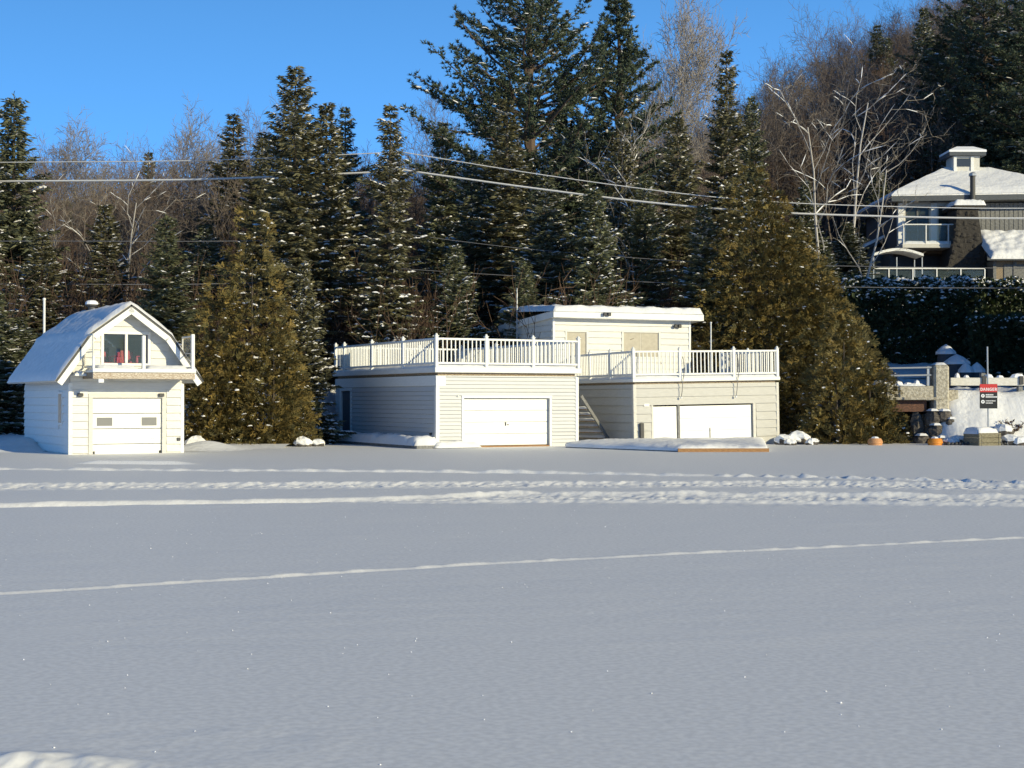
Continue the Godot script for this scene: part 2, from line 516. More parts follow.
func wall_with_holes(mb: MB, x0: float, x1: float, y0: float, y1: float, z0: float, z1: float, holes: Array) -> void:   # holes [x0,x1,y0,y1] side by side along x
	var x := x0
	for k in holes:
		if k[0] > x: mb.span(Vector3(x, y0, z0), Vector3(k[0], y1, z1))
		if k[2] > y0: mb.span(Vector3(k[0], y0, z0), Vector3(k[1], k[2], z1))
		if k[3] < y1: mb.span(Vector3(k[0], k[3], z0), Vector3(k[1], y1, z1))
		x = k[1]
	if x < x1: mb.span(Vector3(x, y0, z0), Vector3(x1, y1, z1))

func snow_slab(x0: float, x1: float, z0: float, z1: float, y: float, thick: float, sd: int, rough := 0.25) -> ArrayMesh:   # a lying layer of snow with rounded, uneven edges
	var nx := clampi(int((x1 - x0) / 0.16), 4, 60)
	var nz := clampi(int((z1 - z0) / 0.16), 4, 60)
	var top := func(x, Z):
		var ex: float = minf(x - x0, x1 - x)
		var ez: float = minf(-Z - z0, z1 + Z)
		var r: float = thick * 1.2
		var k: float = clampf(minf(ex, ez) / r, 0.0, 1.0)
		return y + thick * sqrt(1.0 - (1.0 - k) * (1.0 - k)) * (1.0 + rough * lump.get_noise_2d(x * 2.5 + sd * 37.0, Z * 2.5)) - 0.004
	return sheet(x0, x1, nx, -z1, -z0, nz, top)

# white baluster railing from a to b (local coordinates, floor level); posts at the given fractions
func railing(parent: Node, a: Vector3, b: Vector3, hgt: float, posts: Array, pitch: float, mat: Material, cap := 0.06) -> void:
	var u := (b - a).normalized()
	var n := u.cross(Vector3.UP)
	var L := a.distance_to(b)
	var bs := Basis(u, Vector3.UP, n)
	for f in posts:
		var mb := MB.new()
		mb.cbox(Vector3(-0.055, 0, -0.055), Vector3(0.055, hgt + 0.05, 0.055), 0.012)
		mb.cbox(Vector3(-0.075, hgt + 0.05, -0.075), Vector3(0.075, hgt + 0.05 + cap * 0.5, 0.075), 0.01)
		mb.lathe(Vector3(0, hgt + 0.05 + cap * 0.5, 0), [[0.05, 0.0], [0.045, 0.04], [0.02, 0.07], [0.0, 0.075]], 8)
		put(parent, "railing_post", mb.mesh(), mat, Transform3D(bs, a + u * L * f))
	for y in [0.10, hgt - 0.07]:
		var mb := MB.new()
		mb.cbox(Vector3(0, y, -0.035), Vector3(L, y + 0.07, 0.035), 0.012)
		put(parent, "top_rail" if y > 0.5 else "bottom_rail", mb.mesh(), mat, Transform3D(bs, a))
	var bal := MB.new()
	bal.cbox(Vector3(-0.019, 0.17, -0.019), Vector3(0.019, hgt - 0.07, 0.019), 0.005)
	var bm := bal.mesh()
	var cnt := int(L / pitch)
	for i in cnt:
		var x := L * (i + 0.5) / cnt
		var clear := true
		for f in posts:
			if absf(L * f - x) < 0.085: clear = false
		if clear: put(parent, "baluster", bm, mat, Transform3D(bs, a + u * x))

# ------------------------------------------------------------------ gambrel boathouse
func gambrel_boathouse() -> void:
	var W := 3.36
	var L := 6.0
	var o := thing("gambrel_boathouse", "small cream boathouse with snow-covered barn roof and balcony above its garage door", "boathouse", Vector3(spot(70, 44.0), 0, -44.0), deg_to_rad(30))
	var mid := W * 0.5
	var eave := 2.12
	var brk := 3.50
	var top := 4.36
	var hb := 1.17
	var he := 2.16
	var inner := func(y: float) -> float:   # half width of the gable wall at height y, inside the roof
		if y < 2.0: return mid
		if y < brk - 0.1: return minf(mid, lerpf(he, hb, (y - eave) / (brk - eave)) - 0.03)
		return minf(mid, maxf(0.0, lerpf(hb, 0.0, (y - brk) / (top - brk)) - 0.03))
	var door := [0.66, 2.74, -0.2, 1.66]
	var win := [0.98, 2.30, 2.70, 3.56]
	# core walls
	var mb := MB.new()
	wall_with_holes(mb, 0, W, -0.3, 2.3, -0.12, 0.0, [door])
	var y := 2.3
	while y < 4.2:
		var w: float = inner.call(y + 0.03)
		var hs := [win] if y >= win[2] - 0.1 and y < win[3] else []
		var hh := []
		for k in hs: hh.append([k[0], k[1], y - 1, y + 1])
		if w > 0.03: wall_with_holes(mb, mid - w, mid + w, y, y + 0.03, -0.12, 0.0, hh)
		y += 0.03
	part(o, "front_wall", mb, mats.cream)
	pbox(o, "side_wall", Vector3(0, -0.3, -L), Vector3(0.12, 2.3, -0.12), mats.white)
	pbox(o, "side_wall", Vector3(W - 0.12, -0.3, -L), Vector3(W, 2.3, -0.12), mats.white)
	mb = MB.new()
	mb.span(Vector3(0.12, -0.3, -L), Vector3(W - 0.12, 2.3, -L + 0.12))
	y = 2.3
	while y < 4.2:
		var w: float = inner.call(y + 0.1)
		if w > 0.05: mb.span(Vector3(mid - w, y, -L), Vector3(mid + w, y + 0.1, -L + 0.12))
		y += 0.1
	part(o, "rear_wall", mb, mats.white)
	pbox(o, "loft_floor", Vector3(0.14, 2.25, -L + 0.14), Vector3(W - 0.14, 2.4, -0.14), mats.interior)
	pbox(o, "loft_partition", Vector3(0.75, 2.4, -5.6), Vector3(W - 0.75, 3.35, -5.5), mats.interior)
	# clapboards: wide boards on the front, plain on the shaded side
	var rf := func(yy: float) -> Vector2:
		var w: float = inner.call(yy)
		return Vector2(mid - w + 0.0, mid + w)
	clapboards(o, Vector3(0, 0, 0.002), Vector3.RIGHT, W, -0.2, 4.2, 0.235, mats.cream, [[door[0] - 0.14, door[1] + 0.14, -1, door[3] + 0.14], [win[0] - 0.1, win[1] + 0.1, win[2] - 0.1, win[3] + 0.1]], rf, 0.0, 4)
	clapboards(o, Vector3(-0.002, 0, -L), Vector3(0, 0, 1), L, -0.2, 2.1, 0.235, mats.white, [[4.72, 5.22, 0.85, 1.85]], null, 0.0, 5)
	for s in [0.0, W]:
		pbox(o, "corner_board", Vector3(s - 0.05, -0.2, -0.06), Vector3(s + 0.06, 2.1, 0.04), mats.white, 0.006)
	# garage door
	var gd := Node3D.new()
	gd.name = "garage_door"
	o.add_child(gd)
	for i in 4:
		var y0 := -0.16 + i * 0.456
		pbox(gd, "door_panel", Vector3(door[0], y0, -0.08), Vector3(door[1], y0 + 0.440, -0.035), mats.door_white, 0.012)
	for x in [0.79, 2.13]:
		pbox(gd, "window_frame", Vector3(x - 0.03, 0.80, -0.035), Vector3(x + 0.49, 1.11, -0.022), mats.door_white, 0.006)
		pbox(gd, "window_pane", Vector3(x, 0.83, -0.03), Vector3(x + 0.46, 1.08, -0.018), mats.frost)
	pbox(gd, "handle", Vector3(2.42, 0.42, -0.035), Vector3(2.52, 0.45, -0.015), mats.galv)
	for x in [door[0] + 0.005, door[1] - 0.075]:
		pbox(gd, "corner_bracket", Vector3(x, -0.14, -0.034), Vector3(x + 0.07, 0.08, -0.02), mats.rubber)
	for s in [[door[0] - 0.13, -0.2, door[0], door[3]], [door[1], -0.2, door[1] + 0.13, door[3]], [door[0] - 0.13, door[3], door[1] + 0.13, door[3] + 0.13]]:
		pbox(o, "door_trim", Vector3(s[0], s[1], -0.05), Vector3(s[2], s[3], 0.045), mats.beige_trim, 0.008)
	for x in [0.20, 2.62]:
		var lm := pbox(o, "wall_lamp", Vector3(x, 1.70, 0.046), Vector3(x + 0.16, 1.80, 0.14), mats.drip, 0.01)
		lm.position.z = 0.0
	pbox(o, "socket_box", Vector3(3.2, 0.36, 0.03), Vector3(3.3, 0.46, 0.08), mats.drip, 0.01)
	# balcony doors, glass and curtain frames
	var wn := Node3D.new()
	wn.name = "balcony_window"
	o.add_child(wn)
	for s in [[win[0] - 0.09, win[2] - 0.08, win[0], win[3] + 0.09], [win[1], win[2] - 0.08, win[1] + 0.09, win[3] + 0.09], [win[0], win[3], win[1], win[3] + 0.09], [win[0], win[2] - 0.08, win[1], win[2]], [1.61, win[2], 1.69, win[3]]]:
		pbox(wn, "frame", Vector3(s[0], s[1], -0.08), Vector3(s[2], s[3], 0.05), mats.white, 0.01)
	for s in [[win[0], 1.61], [1.69, win[1]]]:
		pbox(wn, "pane", Vector3(s[0], win[2], -0.045), Vector3(s[1], win[3], -0.037), mats.glass)
	# side window
	var sw := Node3D.new()
	sw.name = "side_window"
	o.add_child(sw)
	pbox(sw, "frame", Vector3(-0.05, 0.85, -1.28), Vector3(-0.001, 1.85, -0.78), mats.white, 0.008)
	pbox(sw, "pane", Vector3(-0.056, 0.92, -1.21), Vector3(-0.045, 1.78, -0.85), mats.frost)
	# balcony
	var b0 := 0.36
	var b1 := W + 0.02
	var bz := 1.22
	var bf := 2.46
	pbox(o, "balcony_floor", Vector3(b0, bf - 0.06, 0.05), Vector3(b1, bf, bz), mats.white, 0.01)
	pbox(o, "balcony_beam", Vector3(b0, bf - 0.25, bz - 0.10), Vector3(b1, bf - 0.062, bz - 0.02), mats.peeling, 0.01)
	for x in [b0, 1.2, 2.0, 2.8, b1 - 0.1]:
		pbox(o, "balcony_joist", Vector3(x, bf - 0.24, 0.05), Vector3(x + 0.06, bf - 0.063, bz - 0.102), mats.old_wood)
	pbox(o, "balcony_bracket", Vector3(b0 + 0.16, bf - 0.36, bz - 0.12), Vector3(b0 + 0.32, bf - 0.252, bz - 0.02), mats.white, 0.01)
	pbox(o, "balcony_fascia", Vector3(b0 - 0.02, bf - 0.055, bz + 0.002), Vector3(b1 + 0.02, bf + 0.055, bz + 0.04), mats.white, 0.01)
	for p in [[b1 - 0.1, 1.10], [1.80, 1.03]]:
		pbox(o, "railing_post", Vector3(p[0], bf + 0.01, bz - 0.13), Vector3(p[0] + 0.1, bf + p[1], bz - 0.03), mats.white, 0.012)
	pbox(o, "railing_post", Vector3(b0, bf + 0.01, bz - 0.13), Vector3(b0 + 0.07, bf + 0.42, bz - 0.06), mats.white, 0.012)
	for x in [b0 + 0.02, b1 - 0.06]:
		var sp := Node3D.new()
		sp.name = "side_screen"
		o.add_child(sp, true)
		for s in [[0.10, 0.08, 0.15, 1.06], [1.02, 0.08, 1.07, 1.06], [0.15, 0.08, 1.02, 0.13], [0.15, 1.01, 1.02, 1.06], [0.15, 0.52, 1.02, 0.55]]:
			pbox(sp, "frame", Vector3(x, bf + s[1], s[0]), Vector3(x + 0.04, bf + s[3], s[2]), mats.beige_trim, 0.006)
		pbox(sp, "pane", Vector3(x + 0.015, bf + 0.13, 0.15), Vector3(x + 0.021, bf + 1.01, 1.02), mats.glass)
	put(o, "balcony_snow", snow_slab(b0 + 0.08, 1.76, 0.1, bz - 0.03, bf, 0.16, 3), mats.snow)
	put(o, "balcony_snow", snow_slab(1.92, b1 - 0.1, 0.1, bz - 0.03, bf, 0.17, 4), mats.snow)
	put(o, "balcony_snow", snow_slab(b0 - 0.32, b0 - 0.02, 0.06, 0.5, bf - 0.09, 0.09, 8), mats.snow)
	pbox(o, "balcony_ledge", Vector3(b0 - 0.34, bf - 0.16, 0.05), Vector3(b0 - 0.005, bf - 0.09, 0.52), mats.white, 0.008)
	# roof: four slopes with boarded underside, rake boards, drip edge and snow
	var zf := 0.42
	var zb := -L - 0.25
	var prof := [Vector2(-he, eave), Vector2(-hb, brk), Vector2(0, top), Vector2(hb, brk), Vector2(he, eave)]
	for i in 4:
		var p: Vector2 = prof[i]
		var q: Vector2 = prof[i + 1]
		var d := (q - p).normalized()
		var n := Vector2(-d.y, d.x)
		mb = MB.new()
		var t := 0.07
		var A := Vector3(mid + p.x, p.y, zf)
		var B := Vector3(mid + q.x, q.y, zf)
		var N := Vector3(n.x, n.y, 0) * t
		var back := Vector3(0, 0, zb - zf)
		mb.quad(A, A + N, B + N, B)
		mb.quad(A + N, A + N + back, B + N + back, B + N)
		mb.quad(A, B, B + back, A + back)
		mb.quad(A + back, B + back, B + N + back, A + N + back)
		mb.quad(A, A + back, A + N + back, A + N)
		part(o, "roof_slope", mb, mats.beige_trim)
		mb = MB.new()   # rake board under the roof edge
		var D := Vector3(n.x, n.y, 0) * -0.17
		var th := Vector3(0, 0, 0.04)
		var A2 := A + th * 0.1
		var B2 := B + th * 0.1
		mb.quad(A2 + D + th, A2 + th, B2 + th, B2 + D + th)
		mb.quad(A2 + D, B2 + D, B2, A2)
		mb.quad(A2 + D, A2 + D + th, B2 + D + th, B2 + D)
		mb.quad(A2, B2, B2 + th, A2 + th)
		part(o, "rake_board", mb, mats.white)
		mb = MB.new()   # dark drip edge
		var E := Vector3(n.x, n.y, 0)
		mb.quad(A2 + th + E * 0.004, A2 + th + E * 0.055, B2 + th + E * 0.055, B2 + th + E * 0.004)
		mb.quad(A2 + E * 0.055, B2 + E * 0.055, B2 + th + E * 0.055, A2 + th + E * 0.055)
		part(o, "drip_edge", mb, mats.drip)
	# snow on the roof, one continuous uneven blanket
	var pts := PackedVector2Array()
	for i in 4:
		for k in 10:
			pts.append(prof[i].lerp(prof[i + 1], k / 10.0))
	pts.append(prof[4])
	var sn := SurfaceTool.new()
	sn.begin(Mesh.PRIMITIVE_TRIANGLES)
	sn.set_smooth_group(0)
	var rows := 44
	var grid := []
	for j in rows + 1:
		var z := lerpf(zf + 0.05, zb - 0.03, float(j) / rows)
		var row := []
		for i in pts.size():
			var pa := pts[maxi(i - 1, 0)]
			var pb := pts[mini(i + 1, pts.size() - 1)]
			var dd := (pb - pa).normalized()
			var nn := Vector2(-dd.y, dd.x)
			var along := minf(float(i), float(pts.size() - 1 - i)) * 0.16
			var endz := minf(zf + 0.05 - z, z - zb + 0.03)
			var k := clampf(minf(along + 0.0, endz * 1.0) / 0.16, 0.0, 1.0)
			var steep := 0.055 if i < 10 or i > 30 else 0.10
			var th2 := 0.075 + steep * sqrt(1.0 - (1.0 - k) * (1.0 - k)) * (1.0 + 0.35 * lump.get_noise_2d(i * 0.5 + 100.0, z * 2.0))
			var pp := pts[i] + nn * th2
			row.append(Vector3(mid + pp.x, pp.y, z))
		grid.append(row)
	for j in rows:
		for i in pts.size() - 1:
			for q in [grid[j][i], grid[j + 1][i], grid[j + 1][i + 1], grid[j][i], grid[j + 1][i + 1], grid[j][i + 1]]:
				sn.add_vertex(q)
	sn.generate_normals()
	put(o, "roof_snow", sn.commit(), mats.snow)
	# metal chimney with a cap of snow
	var ch := Node3D.new()
	ch.name = "chimney"
	o.add_child(ch)
	ch.position = Vector3(mid + 0.12, top, -4.6)
	ch.scale = Vector3(0.8, 0.85, 0.8)
	mb = MB.new()
	mb.lathe(Vector3.ZERO, [[0.14, -0.3], [0.14, 0.32], [0.22, 0.34], [0.24, 0.40], [0.0, 0.44]], 12)
	part(ch, "flue", mb, mats.drip)
	mb = MB.new()
	mb.lathe(Vector3(0, 0.415, 0), [[0.26, 0.0], [0.25, 0.09], [0.17, 0.15], [0.0, 0.17]], 12)
	part(ch, "snow_cap", mb, mats.fluff)
	var pipe := thing("vent_pipe", "thin white metal pipe rising behind the barn-roofed boathouse", "pipe", Vector3(spot(44, 53.0), ground(spot(44, 53.0), 53.0), -53.0))
	mb = MB.new()
	mb.rod(Vector3(0, -0.2, 0), Vector3(0, high(299, 53) - pipe.position.y, 0), 0.042, 8)
	part(pipe, "pipe", mb, mats.white)
	mb = MB.new()
	mb.lathe(Vector3(0, high(299, 53) - pipe.position.y, 0), [[0.055, -0.05], [0.055, 0.03], [0.0, 0.05]], 8)
	part(pipe, "cap", mb, mats.white)
	# two red chairs inside the loft
	for k in 2:
		var cpos := o.transform * Vector3([1.10, 1.80][k], 2.4, [-0.42, -0.55][k])
		var chair := thing("red_chair", ["rounded red plastic chair behind the left balcony pane", "rounded red plastic chair behind the right balcony pane"][k], "chair", cpos, o.rotation.y + [0.25, -0.2][k], "red chairs in the boathouse loft")
		for s in 5:   # fan of back slats
			var a := (s - 2) * 0.06
			var bb := MB.new()
			var hgt := 0.50 - absf(s - 2) * 0.05
			var bsx := Basis(Vector3(0, 0, 1), -a) * Basis(Vector3(1, 0, 0), -0.3)
			bb.cbox(Vector3(-0.042, 0, -0.012), Vector3(0.042, hgt, 0.012), 0.01)
			put(chair, "back_slat", bb.mesh(), mats.red, Transform3D(bsx, Vector3((s - 2) * 0.075, 0.28, -0.2)))
		pbox(chair, "seat", Vector3(-0.26, 0.28, -0.22), Vector3(0.26, 0.32, 0.28), mats.red, 0.01)
		for s in [-1, 1]:
			pbox(chair, "armrest", Vector3(s * 0.33 - 0.06, 0.50, -0.25), Vector3(s * 0.33 + 0.06, 0.53, 0.32), mats.red, 0.01)
			pbox(chair, "leg", Vector3(s * 0.31 - 0.03, 0, 0.20), Vector3(s * 0.31 + 0.03, 0.498, 0.27), mats.red, 0.01)
			pbox(chair, "leg", Vector3(s * 0.31 - 0.03, 0, -0.24), Vector3(s * 0.31 + 0.03, 0.498, -0.17), mats.red, 0.01)

# ------------------------------------------------------------------ white boathouse with roof deck
func deck_boathouse() -> void:
	var W := 5.35
	var L := 9.6
	var H := 2.42
	var o := thing("deck_boathouse", "white vinyl-sided boathouse with flat roof deck and wide white boat door", "boathouse", Vector3(spot(437, 50.0), 0, -50.0), deg_to_rad(27))
	var door := [0.98, 4.25, -0.2, 1.66]
	var mb := MB.new()
	wall_with_holes(mb, 0, W, -0.3, H, -0.14, 0.0, [door])
	part(o, "front_wall", mb, mats.vinyl)
	mb = MB.new()
	mb.span(Vector3(0, -0.3, -8.0), Vector3(0.14, H, -0.14))
	mb.span(Vector3(0, 1.95, -9.0), Vector3(0.14, H, -8.0))
	mb.span(Vector3(0, -0.3, -L), Vector3(0.14, H, -9.0))
	part(o, "side_wall", mb, mats.vinyl)
	pbox(o, "side_wall", Vector3(W - 0.14, -0.3, -L), Vector3(W, H, -0.14), mats.vinyl)
	pbox(o, "rear_wall", Vector3(0.14, -0.3, -L), Vector3(W - 0.14, H, -L + 0.14), mats.vinyl)
	clapboards(o, Vector3(0, 0, 0.002), Vector3.RIGHT, W, 0.0, 2.40, 0.125, mats.vinyl, [[door[0] - 0.1, door[1] + 0.1, -1, door[3] + 0.1]], null, 0.0, 14)
	clapboards(o, Vector3(-0.002, 0, -L), Vector3(0, 0, 1), L, 0.2, 2.06, 0.155, mats.vinyl, [[0.5, 1.7, -1, 2.0]], null, 0.0, 15)
	clapboards(o, Vector3(W + 0.002, 0, 0), Vector3(0, 0, -1), 6.0, 0.0, 2.40, 0.155, mats.vinyl, [], null, 0.0, 16)
	pbox(o, "frieze_board", Vector3(-0.05, 2.08, -L), Vector3(-0.004, 2.42, 0.0), mats.white, 0.006)
	pbox(o, "corner_board", Vector3(-0.06, -0.1, -0.08), Vector3(0.07, 2.06, 0.05), mats.white, 0.008)
	pbox(o, "corner_board", Vector3(W - 0.08, -0.1, -0.08), Vector3(W + 0.05, 2.40, 0.05), mats.white, 0.008)
	pbox(o, "frieze_board", Vector3(-0.055, 2.062, 0.004), Vector3(0.30, 2.40, 0.045), mats.white, 0.006)
	# boat door: recessed, of flush panels
	var gd := Node3D.new()
	gd.name = "boat_door"
	o.add_child(gd)
	for i in 4:
		var y0 := 0.06 + i * 0.398
		pbox(gd, "door_panel", Vector3(door[0] + 0.01, y0, -0.12), Vector3(door[1] - 0.01, y0 + 0.388, -0.085), mats.door_white, 0.008)
	pbox(gd, "threshold", Vector3(door[0] - 0.02, -0.06, -0.12), Vector3(door[1] + 0.12, 0.045, 0.02), mats.timber, 0.01)
	pbox(gd, "handle", Vector3(2.58, 0.72, -0.085), Vector3(2.61, 0.84, -0.05), mats.drip, 0.005)
	pbox(gd, "handle", Vector3(2.66, 0.74, -0.085), Vector3(2.72, 0.77, -0.06), mats.drip, 0.005)
	for s in [[door[0] - 0.09, 0.0, door[0], door[3]], [door[1], 0.0, door[1] + 0.09, door[3]], [door[0] - 0.09, door[3], door[1] + 0.09, door[3] + 0.09]]:
		pbox(o, "door_trim", Vector3(s[0], s[1], -0.06), Vector3(s[2], s[3], 0.05), mats.white, 0.008)
	# side door near the back
	var sd := Node3D.new()
	sd.name = "side_door"
	o.add_child(sd)
	pbox(sd, "door_leaf", Vector3(0.03, 0.0, -8.95), Vector3(0.07, 1.92, -8.05), mats.slate)
	for s in [[-9.12, -0.1, -9.0, 2.05], [-8.0, -0.1, -7.88, 2.05], [-9.0, 1.95, -8.0, 2.05]]:
		pbox(sd, "frame", Vector3(-0.045, s[1], s[0]), Vector3(0.02, s[3], s[2]), mats.white, 0.008)
	pbox(o, "hose_tap", Vector3(-0.10, 0.42, -0.42), Vector3(-0.03, 0.50, -0.34), mats.drip, 0.01)
	pbox(o, "door_bell_box", Vector3(0.72, 1.70, 0.03), Vector3(0.78, 1.77, 0.06), mats.galv, 0.01)
	# roof deck
	pbox(o, "deck_joists", Vector3(0.05, 2.42, -L + 0.05), Vector3(W - 0.05, 2.52, -0.05), mats.old_wood)
	pbox(o, "deck_rim", Vector3(-0.12, 2.52, -L - 0.1), Vector3(W + 0.12, 2.70, 0.12), mats.white, 0.015)
	put(o, "deck_snow", snow_slab(-0.08, W + 0.08, -L, 0.09, 2.70, 0.12, 5), mats.snow)
	railing(o, Vector3(-0.04, 2.70, 0.04), Vector3(W + 0.04, 2.70, 0.04), 0.98, [0.0, 0.34, 0.67, 1.0], 0.155, mats.white)
	railing(o, Vector3(-0.04, 2.70, -L + 0.05), Vector3(-0.04, 2.70, -0.06), 0.98, [0.0, 0.10, 0.40, 0.71], 0.155, mats.white)
	railing(o, Vector3(W + 0.04, 2.70, -0.06), Vector3(W + 0.04, 2.70, -L + 0.05), 0.98, [0.34, 0.67, 1.0], 0.155, mats.white)
	railing(o, Vector3(W - 0.06, 2.70, -L + 0.05), Vector3(0.06, 2.70, -L + 0.05), 0.98, [0.34, 0.67], 0.155, mats.white)
	var pn := thing("privacy_panel", "pale teal panel standing inside the side railing of the roof deck", "panel", o.transform * Vector3(0.22, 2.74, -8.1), o.rotation.y)
	pbox(pn, "sheet", Vector3(-0.02, 0.06, -0.75), Vector3(0.02, 0.80, 0.62), mats.teal, 0.01)
	for z in [-0.75, 0.58]: pbox(pn, "upright", Vector3(-0.035, 0.0, z), Vector3(-0.022, 0.84, z + 0.05), mats.white)
	# snow-laden ledge along the side
	pbox(o, "ledge", Vector3(-0.95, -0.15, -L + 1.0), Vector3(-0.06, 0.10, 0.50), mats.grey_wood)
	put(o, "ledge_snow", snow_slab(-1.0, -0.03, -L + 0.9, 0.40, 0.10, 0.30, 6, 0.4), mats.snow)
	pbox(o, "front_ledge", Vector3(-0.059, -0.15, 0.06), Vector3(1.3, 0.02, 0.50), mats.grey_wood)
	put(o, "ledge_snow", snow_slab(-0.35, 1.45, 0.05, 0.56, 0.02, 0.20, 7, 0.3), mats.snow)

# ------------------------------------------------------------------ beige boathouse with deck and upper cabin
func cabin_boathouse() -> void:
	var W := 5.74
	var L := 8.6
	var H := 2.15
	var o := thing("beige_boathouse", "beige clapboard boathouse with railed deck and double white boat doors", "boathouse", Vector3(spot(635, 53.0), 0, -53.0), deg_to_rad(20))
	o.rotation.z = deg_to_rad(1.0)
	var door := [0.72, 4.72, 0.0, 1.42]
	var mb := MB.new()
	wall_with_holes(mb, 0, W, -0.4, H, -0.14, 0.0, [door])
	part(o, "front_wall", mb, mats.beige)
	pbox(o, "side_wall", Vector3(0, -0.4, -L), Vector3(0.14, H, -0.14), mats.beige)
	pbox(o, "side_wall", Vector3(W - 0.14, -0.5, -L), Vector3(W, H, -0.14), mats.beige)
	pbox(o, "rear_wall", Vector3(0.14, -0.4, -L), Vector3(W - 0.14, H, -L + 0.14), mats.beige)
	clapboards(o, Vector3(0, 0, 0.002), Vector3.RIGHT, W, -0.1, 2.15, 0.30, mats.beige, [[door[0] - 0.09, door[1] + 0.13, -1, door[3] + 0.06]], null, 0.006, 24)
	clapboards(o, Vector3(-0.002, 0, -L), Vector3(0, 0, 1), L, -0.1, 2.15, 0.30, mats.beige, [], null, 0.004, 25)
	clapboards(o, Vector3(W + 0.002, 0, 0), Vector3(0, 0, -1), L, -0.4, 2.15, 0.30, mats.beige, [], null, 0.004, 26)
	pbox(o, "corner_board", Vector3(-0.06, -0.3, -0.08), Vector3(0.06, 2.15, 0.05), mats.beige_trim, 0.008)
	pbox(o, "corner_board", Vector3(W - 0.06, -0.4, -0.08), Vector3(W + 0.05, 2.15, 0.05), mats.beige_trim, 0.008)
	for s in [[door[0] - 0.08, 0.0, door[0], door[3]], [door[1], 0.0, door[1] + 0.11, door[3]], [door[0] - 0.08, door[3], door[1] + 0.11, door[3] + 0.05]]:
		pbox(o, "door_trim", Vector3(s[0], s[1], -0.05), Vector3(s[2], s[3], 0.035), mats.beige_trim, 0.006)
	var d1 := Node3D.new()
	d1.name = "boat_door"
	o.add_child(d1)
	pbox(d1, "door_panel", Vector3(door[0] + 0.02, 0.02, -0.11), Vector3(1.68, door[3] - 0.07, -0.06), mats.door_white, 0.008)
	var d2 := Node3D.new()
	d2.name = "boat_door_001"
	o.add_child(d2)
	for i in 3:
		pbox(d2, "door_panel", Vector3(1.80, 0.02 + i * 0.445, -0.11), Vector3(door[1] - 0.02, 0.46 + i * 0.445, -0.06), mats.door_white, 0.004)
	pbox(d2, "pull_strap", Vector3(2.98, 0.04, -0.06), Vector3(3.01, 0.55, -0.045), mats.drip)
	pbox(o, "door_post", Vector3(1.69, -0.3, -0.10), Vector3(1.79, door[3], -0.02), mats.grey_wood, 0.006)
	pbox(o, "fuse_box", Vector3(0.16, 0.25, 0.04), Vector3(0.30, 0.78, 0.14), mats.drip, 0.01)
	pbox(o, "number_plate", Vector3(0.36, 1.36, 0.035), Vector3(0.56, 1.46, 0.05), mats.white)
	# deck
	pbox(o, "deck_joists", Vector3(0.04, 2.15, -L + 0.05), Vector3(W - 0.04, 2.23, -0.04), mats.old_wood)
	pbox(o, "deck_rim", Vector3(-0.10, 2.23, -L - 0.1), Vector3(W + 0.08, 2.36, 0.12), mats.white, 0.015)
	put(o, "deck_snow", snow_slab(-0.07, W + 0.05, -L, 0.10, 2.36, 0.12, 9), mats.snow)
	railing(o, Vector3(-0.03, 2.36, 0.04), Vector3(W, 2.36, 0.04), 0.98, [0.0, 0.315, 0.69, 1.0], 0.150, mats.white, 0.03)
	railing(o, Vector3(-0.03, 2.36, -6.2), Vector3(-0.03, 2.36, -0.06), 0.98, [0.0, 0.38, 0.69], 0.150, mats.white, 0.03)
	railing(o, Vector3(W, 2.36, -0.06), Vector3(W, 2.36, -4.2), 0.98, [0.5, 1.0], 0.150, mats.white, 0.03)
	for k in 2:
		var x: float = [1.85, 4.05][k]
		var rp := thing("hanging_rope", ["thin rope hanging from the beige boathouse deck above the post between the doors", "thin rope hanging from the beige boathouse deck above the wide door"][k], "rope", o.transform * Vector3(x, 2.40, 0.16), o.rotation.y)
		mb = MB.new()
		mb.tube(PackedVector3Array([Vector3(0, 0.72, -0.08), Vector3(0.01, 0.62, 0.0), Vector3(0.04, 0.2, 0.02), Vector3(-0.02, -0.15, 0.02), Vector3(-0.03, -0.5, -0.01), Vector3(-0.06, -0.72, -0.02)]), PackedFloat32Array([0.014, 0.014, 0.014, 0.014, 0.014, 0.014]), 5)
		part(rp, "cord", mb, mats.grey_wood)
		mb = MB.new()
		mb.lathe(Vector3(-0.06, -0.80, -0.02), [[0.0, 0.0], [0.035, 0.02], [0.035, 0.07], [0.0, 0.1]], 8)
		part(rp, "float", mb, mats.white)
	# cabin on the upper level
	var cb := thing("upper_cabin", "cream upper cabin with boarded windows and snow on its flat roof", "cabin", Vector3(spot(553, 58.0), 2.36, -58.0), deg_to_rad(20))
	var cw := 5.9
	var cl := 5.6
	var ch := 2.42
	pbox(cb, "wall", Vector3(0, -0.6, -cl), Vector3(cw, ch + 0.1, -0.02), mats.cream)
	clapboards(cb, Vector3(0, 0, -0.018), Vector3.RIGHT, cw, 0.0, ch, 0.24, mats.cream, [[0.50, 1.47, -1, 1.98], [2.90, 4.58, 0.9, 1.98]], null, 0.004, 34)
	clapboards(cb, Vector3(-0.002, 0, -cl), Vector3(0, 0, 1), cl, 0.0, ch, 0.24, mats.cream, [], null, 0.004, 35)
	for x in [-0.02, cw - 0.07]: pbox(cb, "corner_board", Vector3(x, -0.1, -0.06), Vector3(x + 0.09, ch, 0.035), mats.white, 0.006)
	var cd := Node3D.new()
	cd.name = "door"
	cb.add_child(cd)
	pbox(cd, "door_leaf", Vector3(0.58, 0.0, -0.06), Vector3(1.39, 1.88, -0.012), mats.tan_panel, 0.01)
